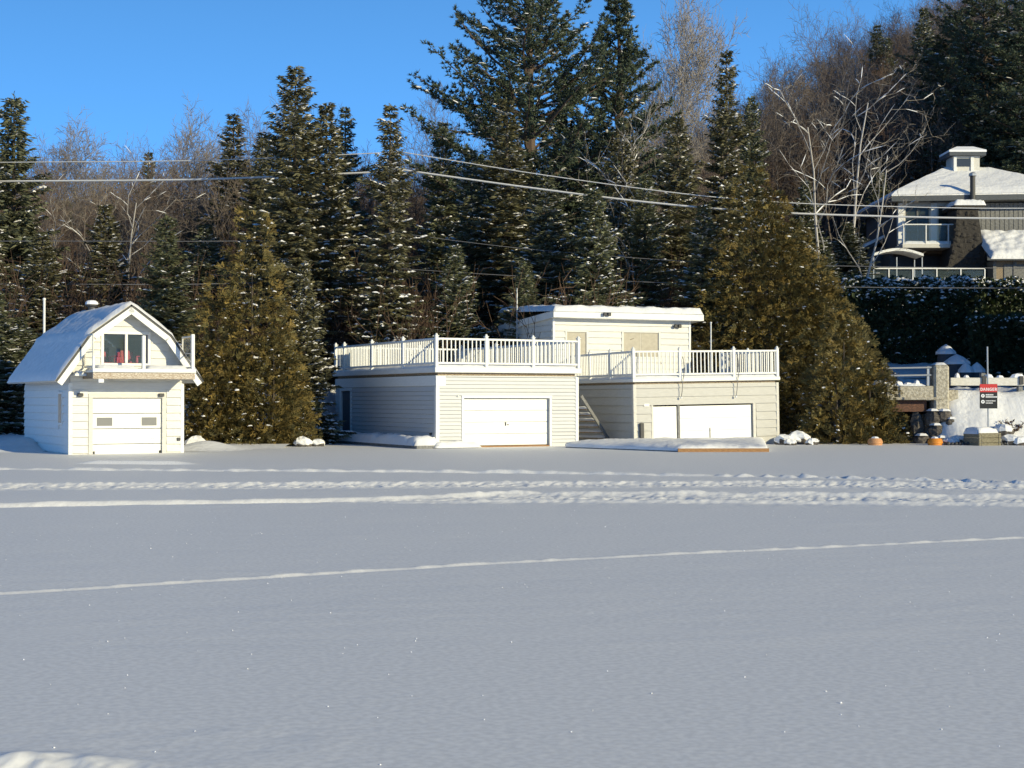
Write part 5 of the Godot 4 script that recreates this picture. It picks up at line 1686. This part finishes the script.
func hill_house() -> void:
	var Z := 100.0
	var o := thing("hill_house", "grey house on the hill with snowy hipped roof, cupola and balcony", "house", Vector3(30.0, 8.6, -Z))
	var Y := func(py: float) -> float: return high(py, Z) - 8.6
	var X := func(px: float) -> float: return spot(px, Z) - 30.0
	var Xd := func(px: float, z: float) -> float: return spot(px, Z - z) - 30.0
	var Yd := func(py: float, z: float) -> float: return high(py, Z - z) - 8.6
	var d := 9.0
	var yl: float = Y.call(250)
	var yt: float = Y.call(202)
	# walls
	pbox(o, "wall", Vector3(X.call(896), 0, -d), Vector3(X.call(978), yl - 0.21, -1.6), mats.slate)
	var mb := MB.new()
	var wx0: float = X.call(898)
	wall_with_holes(mb, wx0, X.call(978), yl, yt, -0.2, 0.0, [[X.call(906), X.call(930), yl + 0.5, Y.call(206)], [X.call(939), X.call(959), yl + 0.5, Y.call(206)]])
	part(o, "front_wall", mb, mats.beige_trim)
	pbox(o, "side_wall", Vector3(wx0, yl, -d), Vector3(wx0 + 0.2, yt, -0.2), mats.slate)
	pbox(o, "floor_slab", Vector3(wx0, yl - 0.2, -d), Vector3(X.call(1075), yl, -0.3), mats.interior)
	pbox(o, "back_wall", Vector3(wx0, yl, -d), Vector3(X.call(1075), yt, -d + 0.2), mats.interior)
	for s in [[906, 930], [939, 959]]:
		var wn := Node3D.new()
		wn.name = "window"
		o.add_child(wn, true)
		var a: float = X.call(s[0])
		var b: float = X.call(s[1])
		pbox(wn, "pane", Vector3(a, yl + 0.5, -0.14), Vector3(b, Y.call(206), -0.12), mats.glass)
		pbox(wn, "mullion", Vector3((a + b) * 0.5 - 0.03, yl + 0.5, -0.109), Vector3((a + b) * 0.5 + 0.03, Y.call(206), -0.06), mats.grey_wood)
	for px in [898, 931]:
		pbox(o, "trim_post", Vector3(X.call(px), yl + 0.4, 0.01), Vector3(X.call(px + 6), yt - 0.05, 0.14), mats.white, 0.02)
	# board-clad right part, set a little forward of the recess
	var bx0: float = X.call(978)
	pbox(o, "right_wall", Vector3(bx0, 0, -d), Vector3(X.call(1075), yt, -0.25), mats.grey_wood)
	var bd := MB.new()
	bd.cbox(Vector3(0, 0, 0), Vector3(0.28, yt - yl + 0.9, 0.04), 0.012)
	var bm := bd.mesh()
	var x := bx0 + 0.01
	while x < X.call(1072):
		put(o, "wall_board", bm, mats.grey_wood, Transform3D(Basis.IDENTITY, Vector3(x, yl - 0.9, -0.248)))
		x += 0.31
	# hipped roof
	var e0 := Vector3(X.call(888), Y.call(198), 1.1)
	var e1 := Vector3(X.call(1085), Y.call(195), 1.1)
	var e2 := Vector3(X.call(1085), Y.call(195), -d - 1.0)
	var e3 := Vector3(X.call(888), Y.call(198), -d - 1.0)
	var ry: float = Yd.call(171, -3.6)
	var r0 := Vector3(Xd.call(946, -3.6), ry, -3.6)
	var r1 := Vector3(Xd.call(990, -3.6), ry, -3.6)
	var dn := Vector3(0, -0.22, 0)
	for f in [[e0, r0, r1, e1, "front"], [e2, r1, r0, e3, "back"]]:
		mb = MB.new()
		mb.quad(f[0], f[1], f[2], f[3])
		mb.quad(f[0] + dn, f[3] + dn, f[2] + dn, f[1] + dn)
		part(o, "roof_slope", mb, mats.slate)
	for f in [[e3, r0, e0], [e1, r1, e2]]:
		mb = MB.new()
		mb.tri(f[0], f[1], f[2])
		mb.tri(f[0] + dn, f[2] + dn, f[1] + dn)
		part(o, "roof_slope", mb, mats.slate)
	mb = MB.new()
	for f in [[e0, e1], [e1, e2], [e2, e3], [e3, e0]]: mb.quad(f[0] + dn * 1.6, f[0] + dn * 0.05, f[1] + dn * 0.05, f[1] + dn * 1.6)
	part(o, "fascia", mb, mats.slate)
	mb = MB.new()
	mb.quad(e0 + dn * 1.4, e1 + dn * 1.4, e2 + dn * 1.4, e3 + dn * 1.4)
	part(o, "soffit", mb, mats.grey_wood)
	# roof snow: blanket over the slopes with uneven thickness
	var sn := SurfaceTool.new()
	sn.begin(Mesh.PRIMITIVE_TRIANGLES)
	sn.set_smooth_group(-1)
	for f in [[e0, r0, r1, e1], [e2, r1, r0, e3], [e3, r0, r0, e0], [e1, r1, r1, e2]]:
		var nn := 14
		for j in nn:
			for i in nn:
				var q := []
				for c in [[i, j], [i, j + 1], [i + 1, j + 1], [i + 1, j]]:
					var u: float = float(c[0]) / nn
					var w: float = float(c[1]) / nn
					var lo: Vector3 = f[0].lerp(f[3], u)
					var hi: Vector3 = f[1].lerp(f[2], u)
					var p := lo.lerp(hi, w)
					var th := 0.10 + 0.20 * smoothstep(0.0, 0.12, w) + 0.05 * lump.get_noise_2d(p.x * 1.5, p.z * 1.5)
					q.append(p + Vector3(0, th, 0) + (lo - hi).normalized() * 0.05 * (1.0 - w))
				for k in [0, 1, 2, 0, 2, 3]: sn.add_vertex(q[k])
		for i in 14:
			var a: Vector3 = f[0].lerp(f[3], i / 14.0)
			var b: Vector3 = f[0].lerp(f[3], (i + 1) / 14.0)
			var t0 := 0.10 + 0.05 * lump.get_noise_2d(a.x * 1.5, a.z * 1.5)
			var t1 := 0.10 + 0.05 * lump.get_noise_2d(b.x * 1.5, b.z * 1.5)
			for p in [a, a + Vector3(0, t0, 0), b + Vector3(0, t1, 0), a, b + Vector3(0, t1, 0), b]: sn.add_vertex(p)
	sn.generate_normals()
	put(o, "roof_snow", sn.commit(), mats.snow)
	# cupola
	var cu := Node3D.new()
	cu.name = "cupola"
	o.add_child(cu)
	var cz := -3.6
	var ca: float = Xd.call(951, cz)
	var cb: float = Xd.call(977, cz)
	pbox(cu, "wall", Vector3(ca, Yd.call(174, cz + 0.8), cz - 1.0), Vector3(cb, Yd.call(155, cz + 0.8), cz + 0.75), mats.beige_trim)
	pbox(cu, "window_pane", Vector3(Xd.call(956, cz + 0.8), Yd.call(166, cz + 0.8), cz + 0.755), Vector3(Xd.call(971, cz + 0.8), Yd.call(158, cz + 0.8), cz + 0.80), mats.pane)
	for k in [[952.5, 156], [971.5, 974.5]]: pbox(cu, "trim_post", Vector3(Xd.call(k[0], cz + 0.8) if k[1] > 200 else ca, Yd.call(172, cz + 0.8), cz + 0.755), Vector3((Xd.call(k[0], cz + 0.8) if k[1] > 200 else ca) + 0.2, Yd.call(156, cz + 0.8), cz + 0.83), mats.white)
	pbox(cu, "eaves", Vector3(ca - 0.35, Yd.call(155.5, cz + 0.8), cz - 1.3), Vector3(cb + 0.35, Yd.call(152, cz + 0.8), cz + 1.05), mats.slate)
	mb = MB.new()
	var c0 := Vector3(ca - 0.38, Yd.call(152, cz + 0.8), cz + 1.08)
	var c1 := Vector3(cb + 0.38, Yd.call(152, cz + 0.8), cz + 1.08)
	var c2 := Vector3(cb + 0.38, Yd.call(152, cz + 0.8), cz - 1.33)
	var c3 := Vector3(ca - 0.38, Yd.call(152, cz + 0.8), cz - 1.33)
	var u2 := Vector3(0, 0.14, 0)
	var ct := Vector3((ca + cb) * 0.5, Yd.call(145.5, cz + 0.8), cz - 0.1)
	for f in [[c0, c1], [c1, c2], [c2, c3], [c3, c0]]:
		mb.quad(f[0], f[0] + u2, f[1] + u2, f[1])
		mb.quad(f[0] + u2, f[0].lerp(ct, 0.55) + u2 * 1.6, f[1].lerp(ct, 0.55) + u2 * 1.6, f[1] + u2)
		mb.tri(f[0].lerp(ct, 0.55) + u2 * 1.6, ct, f[1].lerp(ct, 0.55) + u2 * 1.6)
	part(cu, "roof_snow", mb, mats.fluff)
	# balcony with glass railing
	var bl := Node3D.new()
	bl.name = "balcony"
	o.add_child(bl)
	var ba: float = X.call(895)
	var bb: float = X.call(966)
	pbox(bl, "floor", Vector3(ba, yl - 0.05, 0.15), Vector3(bb, yl + 0.22, 2.0), mats.beige_trim, 0.02)
	put(bl, "snow_layer", snow_slab(ba + 0.1, bb - 0.1, 0.2, 1.95, yl + 0.22, 0.22, 51), mats.snow)
	for px in [896, 918, 940, 963]:
		pbox(bl, "post", Vector3(X.call(px), yl + 0.22, 1.86), Vector3(X.call(px) + 0.08, yl + 1.45, 1.94), mats.white, 0.01)
	pbox(bl, "top_rail", Vector3(ba, yl + 1.45, 1.85), Vector3(bb, yl + 1.53, 1.95), mats.white, 0.01)
	for s in [[897, 918], [919.3, 940], [941.3, 963]]:
		pbox(bl, "glass_panel", Vector3(X.call(s[0]) + 0.04, yl + 0.32, 1.90), Vector3(X.call(s[1]) - 0.02, yl + 1.42, 1.91), mats.glass)
	# stone chimney, stepped shoulders of rough stones
	var cm := Node3D.new()
	cm.name = "chimney"
	o.add_child(cm)
	var rr := RandomNumberGenerator.new()
	rr.seed = 15
	var cyx := [[945.0, 990.0, 282.0], [950.0, 986.0, 260.0], [956.0, 982.0, 235.0], [958.0, 978.0, 207.0]]
	for i in 3:
		mb = MB.new()
		var a0: float = Xd.call(cyx[i][0], 2.6)
		var a1: float = Xd.call(cyx[i][1], 2.6)
		var b0: float = Xd.call(cyx[i + 1][0], 2.6)
		var b1: float = Xd.call(cyx[i + 1][1], 2.6)
		var y0: float = maxf(Yd.call(cyx[i][2], 2.6), -0.3)
		var y1: float = Yd.call(cyx[i + 1][2], 2.6)
		var zf := 2.6
		var zb := 0.3
		mb.quad(Vector3(a0, y0, zf), Vector3(b0, y1, zf), Vector3(b1, y1, zf), Vector3(a1, y0, zf))
		mb.quad(Vector3(a0, y0, zb), Vector3(b0, y1, zb), Vector3(b0, y1, zf), Vector3(a0, y0, zf))
		mb.quad(Vector3(a1, y0, zf), Vector3(b1, y1, zf), Vector3(b1, y1, zb), Vector3(a1, y0, zb))
		part(cm, "stone_core", mb, mats.stone)
	var stone_mesh := [boulder(rr, Vector3(0.26, 0.2, 0.14)).mesh(), boulder(rr, Vector3(0.2, 0.17, 0.14)).mesh(), boulder(rr, Vector3(0.3, 0.16, 0.14)).mesh()]
	var yy: float = -0.2
	while yy < Yd.call(209, 2.6):
		var t := 0
		for i in 3:
			if yy > Yd.call(cyx[i + 1][2], 2.6): t = i + 1
		var i0 := mini(t, 2)
		var f: float = clampf((yy - Yd.call(cyx[i0][2], 2.6)) / (Yd.call(cyx[i0 + 1][2], 2.6) - Yd.call(cyx[i0][2], 2.6)), 0, 1)
		var xa: float = lerpf(Xd.call(cyx[i0][0], 2.6), Xd.call(cyx[i0 + 1][0], 2.6), f)
		var xb: float = lerpf(Xd.call(cyx[i0][1], 2.6), Xd.call(cyx[i0 + 1][1], 2.6), f)
		var sx := xa + 0.15
		while sx < xb - 0.05:
			put(cm, "stone", stone_mesh[rr.randi() % 3], mats.stone, Transform3D(Basis(Vector3.BACK, rr.randf_range(-0.2, 0.2)), Vector3(sx, yy + rr.randf_range(-0.09, 0.09), 2.55 + rr.randf_range(-0.05, 0.05))))
			sx += rr.randf_range(0.30, 0.62)
		yy += 0.36
	pbox(cm, "cap_slab", Vector3(Xd.call(954, 2.6), Yd.call(208, 2.6), 0.1), Vector3(Xd.call(984, 2.6), Yd.call(205.5, 2.6), 2.9), mats.stone, 0.03)
	put(cm, "snow_cap", snow_slab(Xd.call(953, 2.6), Xd.call(986, 2.6), 0.05, 2.95, Yd.call(205.5, 2.6), 0.42, 52), mats.snow)
	mb = MB.new()
	mb.rod(Vector3(Xd.call(979.5, 2.6), Yd.call(205, 2.6), 1.3), Vector3(Xd.call(979.5, 2.6), Yd.call(172, 2.6), 1.3), 0.17, 10)
	part(cm, "flue_pipe", mb, mats.drip)
	mb = MB.new()
	mb.lathe(Vector3(Xd.call(979.5, 2.6), Yd.call(172, 2.6), 1.3), [[0.26, -0.05], [0.26, 0.1], [0.1, 0.2], [0.0, 0.22]], 10)
	part(cm, "flue_cap", mb, mats.galv)
	# dark wing at the left and low garage at the right
	var wg := thing("left_wing", "dark low wing with blue-shaded snowy roof left of the hill house", "house", Vector3(spot(862, 104.0), 8.6, -104.0))
	pbox(wg, "wall", Vector3(0.4, 0, -6), Vector3(2.7, 3.6, 0), mats.slate)
	mb = MB.new()
	mb.quad(Vector3(-0.2, 3.4, 0.5), Vector3(2.9, 4.9, 0.5), Vector3(2.9, 4.9, -6.4), Vector3(-0.2, 3.4, -6.4))
	mb.quad(Vector3(-0.2, 3.2, 0.5), Vector3(2.9, 4.7, 0.5), Vector3(2.9, 4.9, 0.5), Vector3(-0.2, 3.4, 0.5))
	mb.quad(Vector3(-0.2, 3.2, 0.5), Vector3(2.9, 4.7, 0.5), Vector3(2.9, 4.7, -6.4), Vector3(-0.2, 3.2, -6.4))
	part(wg, "roof", mb, mats.slate)
	mb = MB.new()
	mb.quad(Vector3(-0.25, 3.4, 0.55), Vector3(2.9, 4.92, 0.55), Vector3(2.9, 5.12, 0.5), Vector3(-0.2, 3.6, 0.5))
	mb.quad(Vector3(-0.2, 3.6, 0.5), Vector3(2.9, 5.12, 0.5), Vector3(2.9, 5.12, -6.4), Vector3(-0.2, 3.6, -6.4))
	part(wg, "roof_snow", mb, mats.snow)
	var ga := thing("garage_wing", "low garage with deep snow on its sloping roof beside the stone chimney", "garage", Vector3(spot(990, 96.0), 8.6, -96.0))
	pbox(ga, "wall", Vector3(0.3, 0, -3.4), Vector3(7.0, 1.95, -0.3), mats.old_wood)
	for k in 5: pbox(ga, "wall_post", Vector3(0.3 + k * 1.3, 0, -0.298), Vector3(0.5 + k * 1.3, 1.9, -0.2), mats.grey_wood)
	pbox(ga, "door", Vector3(1.0, 0, -0.298), Vector3(2.9, 1.7, -0.25), mats.grey_wood, 0.01)
	mb = MB.new()
	var g0 := Vector3(-0.3, 1.9, 0.5)
	var g1 := Vector3(7.4, 1.9, 0.5)
	var gb := Vector3(0.9, 2.0, -3.6)
	mb.quad(g0, g0 + gb, g1 + gb, g1)
	mb.quad(g0, g0 + Vector3(0, 0.14, 0), g1 + Vector3(0, 0.14, 0), g1)
	mb.quad(g0 + Vector3(0, 0.14, 0), g0 + gb + Vector3(0, 0.14, 0), g1 + gb + Vector3(0, 0.14, 0), g1 + Vector3(0, 0.14, 0))
	mb.quad(g0, g0 + gb, g0 + gb + Vector3(0, 0.14, 0), g0 + Vector3(0, 0.14, 0))
	part(ga, "roof", mb, mats.slate)
	var gs := put(ga, "roof_snow", snow_slab(-0.35, 7.5, -4.15, 0.08, 0.0, 0.34, 53, 0.35), mats.snow)
	gs.transform = Transform3D(Basis(Vector3(1, 0, 0), 0.507), Vector3(0.25, 2.03, 0.48))
	gs.rotation.z = 0.0
	# terrace railing and canopy frame
	var tr := thing("terrace_railing", "pale terrace railing above the snowy hedge below the hill house", "railing", Vector3(spot(865, 88.0), high(284, 88.0), -88.0))
	var tl := spot(985, 88.0) - spot(865, 88.0)
	pbox(tr, "top_rail", Vector3(0, 0.88, -0.03), Vector3(tl, 0.96, 0.05), mats.white, 0.01)
	for k in 6:
		var px := tl * k / 5.0
		pbox(tr, "post", Vector3(px - 0.03, -0.3, -0.02), Vector3(px + 0.04, 0.878, 0.04), mats.white, 0.01)
	for k in 5: pbox(tr, "glass_panel", Vector3(tl * k / 5.0 + 0.08, 0.05, 0.005), Vector3(tl * (k + 1) / 5.0 - 0.08, 0.8, 0.012), mats.glass)
	var cn := thing("canopy_frame", "white arched canopy frame on the terrace below the balcony", "canopy", Vector3(spot(873, 92.0), 8.6, -92.0))
	var cw := spot(924, 92.0) - spot(873, 92.0)
	mb = MB.new()
	for k in 10:
		var u0 := k / 10.0
		var u1 := (k + 1) / 10.0
		var h0 := high(256, 92.0) - 8.6 + 0.34 * sin(PI * u0)
		var h1 := high(256, 92.0) - 8.6 + 0.34 * sin(PI * u1)
		mb.quad(Vector3(cw * u0, h0, 0), Vector3(cw * u0, h0 + 0.16, 0), Vector3(cw * u1, h1 + 0.16, 0), Vector3(cw * u1, h1, 0))
		mb.quad(Vector3(cw * u0, h0 + 0.16, 0), Vector3(cw * u0, h0 + 0.16, -1.9), Vector3(cw * u1, h1 + 0.16, -1.9), Vector3(cw * u1, h1 + 0.16, 0))
		mb.quad(Vector3(cw * u0, h0, 0), Vector3(cw * u1, h1, 0), Vector3(cw * u1, h1, -1.9), Vector3(cw * u0, h0, -1.9))
	part(cn, "cover", mb, mats.white)
	for p in [[0.05, -0.05], [cw * 0.47, -0.05], [cw - 0.1, -0.05], [0.05, -1.8], [cw - 0.1, -1.8]]:
		pbox(cn, "post", Vector3(p[0], -0.3, p[1] - 0.05), Vector3(p[0] + 0.06, high(257, 92.0) - 8.6, p[1]), mats.galv)
	# hedges
	var hl := [[905, 76.0, 7.0, 3.4, 283, "tall snow-topped hedge below the hill house terrace"], [992, 78.5, 6.4, 3.4, 284, "second tall hedge below the garage, right of the snowy gap"], [1004, 70.6, 3.3, 1.7, 320, "lower hedge nearest the guard rail at the right edge"]]
	var hi := 0
	for e in hl:
		var hx := spot(e[0], e[1])
		var top := high(e[4], e[1])
		var gy := ground(hx, e[1]) - 0.3
		var lm := leaf_mass(81 + hi, Vector3(e[2], top - gy, e[3]), 20000 - 4000 * hi, maxf(0.05, 0.22 - 0.09 * hi))
		var he := thing("tall_hedge", e[5], "hedge", Vector3(hx, gy, -e[1]), 0.0, "hedges below the hill house")
		put(he, "foliage", lm[0], mats.hedge)
		put(he, "snow", lm[1], mats.fluff)
		mb = MB.new()
		for k in 7: mb.rod(Vector3((k - 3) * e[2] * 0.14, -0.2, 0), Vector3((k - 3) * e[2] * 0.14, (top - gy) * 0.85, 0), 0.06, 5)
		part(he, "stems", mb, mats.bark)
		hi += 1
	# wrapped garden shrubs with snow hats
	var sl := [[946, 69.5, 344, 370, 0.55, "wrapped shrub with pointed snow hat, leftmost below the hedge"], [957, 68.8, 354, 378, 0.72, "broader wrapped shrub with flat snow hat in the garden"], [966, 68.0, 362, 380, 0.42, "small wrapped shrub with snow hat right of the broad one"], [977, 68.2, 362, 380, 0.45, "rightmost small wrapped shrub with snow hat"]]
	for e in sl:
		var ex := spot(e[0], e[1])
		var ty := high(e[2], e[1])
		var gy := ground(ex, e[1]) - 0.2
		var s := thing("wrapped_shrub", e[5], "shrub", Vector3(ex, gy, -e[1]), 0.0, "wrapped garden shrubs")
		mb = MB.new()
		var hh := ty - gy - 0.42
		e[4] *= 0.85
		mb.lathe(Vector3.ZERO, [[e[4] * 0.8, 0.0], [e[4] * 0.95, hh * 0.5], [e[4] * 0.8, hh]], 10)
		part(s, "wrapping", mb, mats.slate)
		mb = MB.new()
		mb.lathe(Vector3(0, hh, 0), [[e[4] * 1.05, -0.06], [e[4] * 1.0, 0.06], [e[4] * 0.45, 0.30], [0.0, 0.42]], 10)
		part(s, "snow_hat", mb, mats.fluff)

func _ready() -> void:
	# ---- camera
	var cam := Camera3D.new()
	cam.name = "camera"
	cam.fov = rad_to_deg(2.0 * atan(384.0 / F))
	cam.position = Vector3(0, EYE, 0)
	cam.rotation.x = atan(16.0 / F)
	cam.near = 0.1
	cam.far = 600.0
	add_child(cam)
	cam.current = true
	# ---- sky, exposure
	var env := Environment.new()
	env.background_mode = Environment.BG_SKY
	var sm := ProceduralSkyMaterial.new()
	sm.sky_top_color = lin(0.007, 0.027, 0.085)
	sm.sky_horizon_color = lin(0.125, 0.41, 0.91)
	sm.sky_energy_multiplier = 1.34
	sm.sky_curve = 0.20
	sm.ground_bottom_color = lin(0.35, 0.37, 0.40)
	sm.ground_horizon_color = lin(0.40, 0.44, 0.50)
	sm.sun_angle_max = 1.0
	var sky := Sky.new()
	sky.sky_material = sm
	env.sky = sky
	env.tonemap_mode = Environment.TONE_MAPPER_LINEAR
	env.tonemap_exposure = 1.0
	env.sdfgi_enabled = true
	env.ssao_enabled = true
	env.ssil_enabled = true
	var we := WorldEnvironment.new()
	we.name = "world_environment"
	we.environment = env
	add_child(we)
	# ---- sun: low, from behind the camera on the right
	var sun := DirectionalLight3D.new()
	sun.name = "sun"
	var az := deg_to_rad(50.0)
	var el := deg_to_rad(16.5)
	var toward := Vector3(sin(az) * cos(el), sin(el), cos(az) * cos(el))
	sun.basis = Basis.looking_at(-toward, Vector3.UP)
	sun.light_energy = 1.52
	sun.light_color = lin(1.0, 0.885, 0.57)
	sun.light_angular_distance = 0.5
	sun.shadow_enabled = true
	add_child(sun)
	# ---- noise fields
	hill_noise.seed = 5
	hill_noise.frequency = 0.02
	lump.seed = 6
	lump.frequency = 0.55
	lump.fractal_octaves = 3
	rut.seed = 7
	rut.frequency = 0.35
	rut.fractal_octaves = 3
	churn.seed = 8
	churn.frequency = 1.6
	churn.fractal_octaves = 4
	make_materials()
	make_board_mesh()
	build_terrain()
	gambrel_boathouse()
	deck_boathouse()
	cabin_boathouse()
	stairs()
	hill_house()
	bridge()
	woods()
	wires()
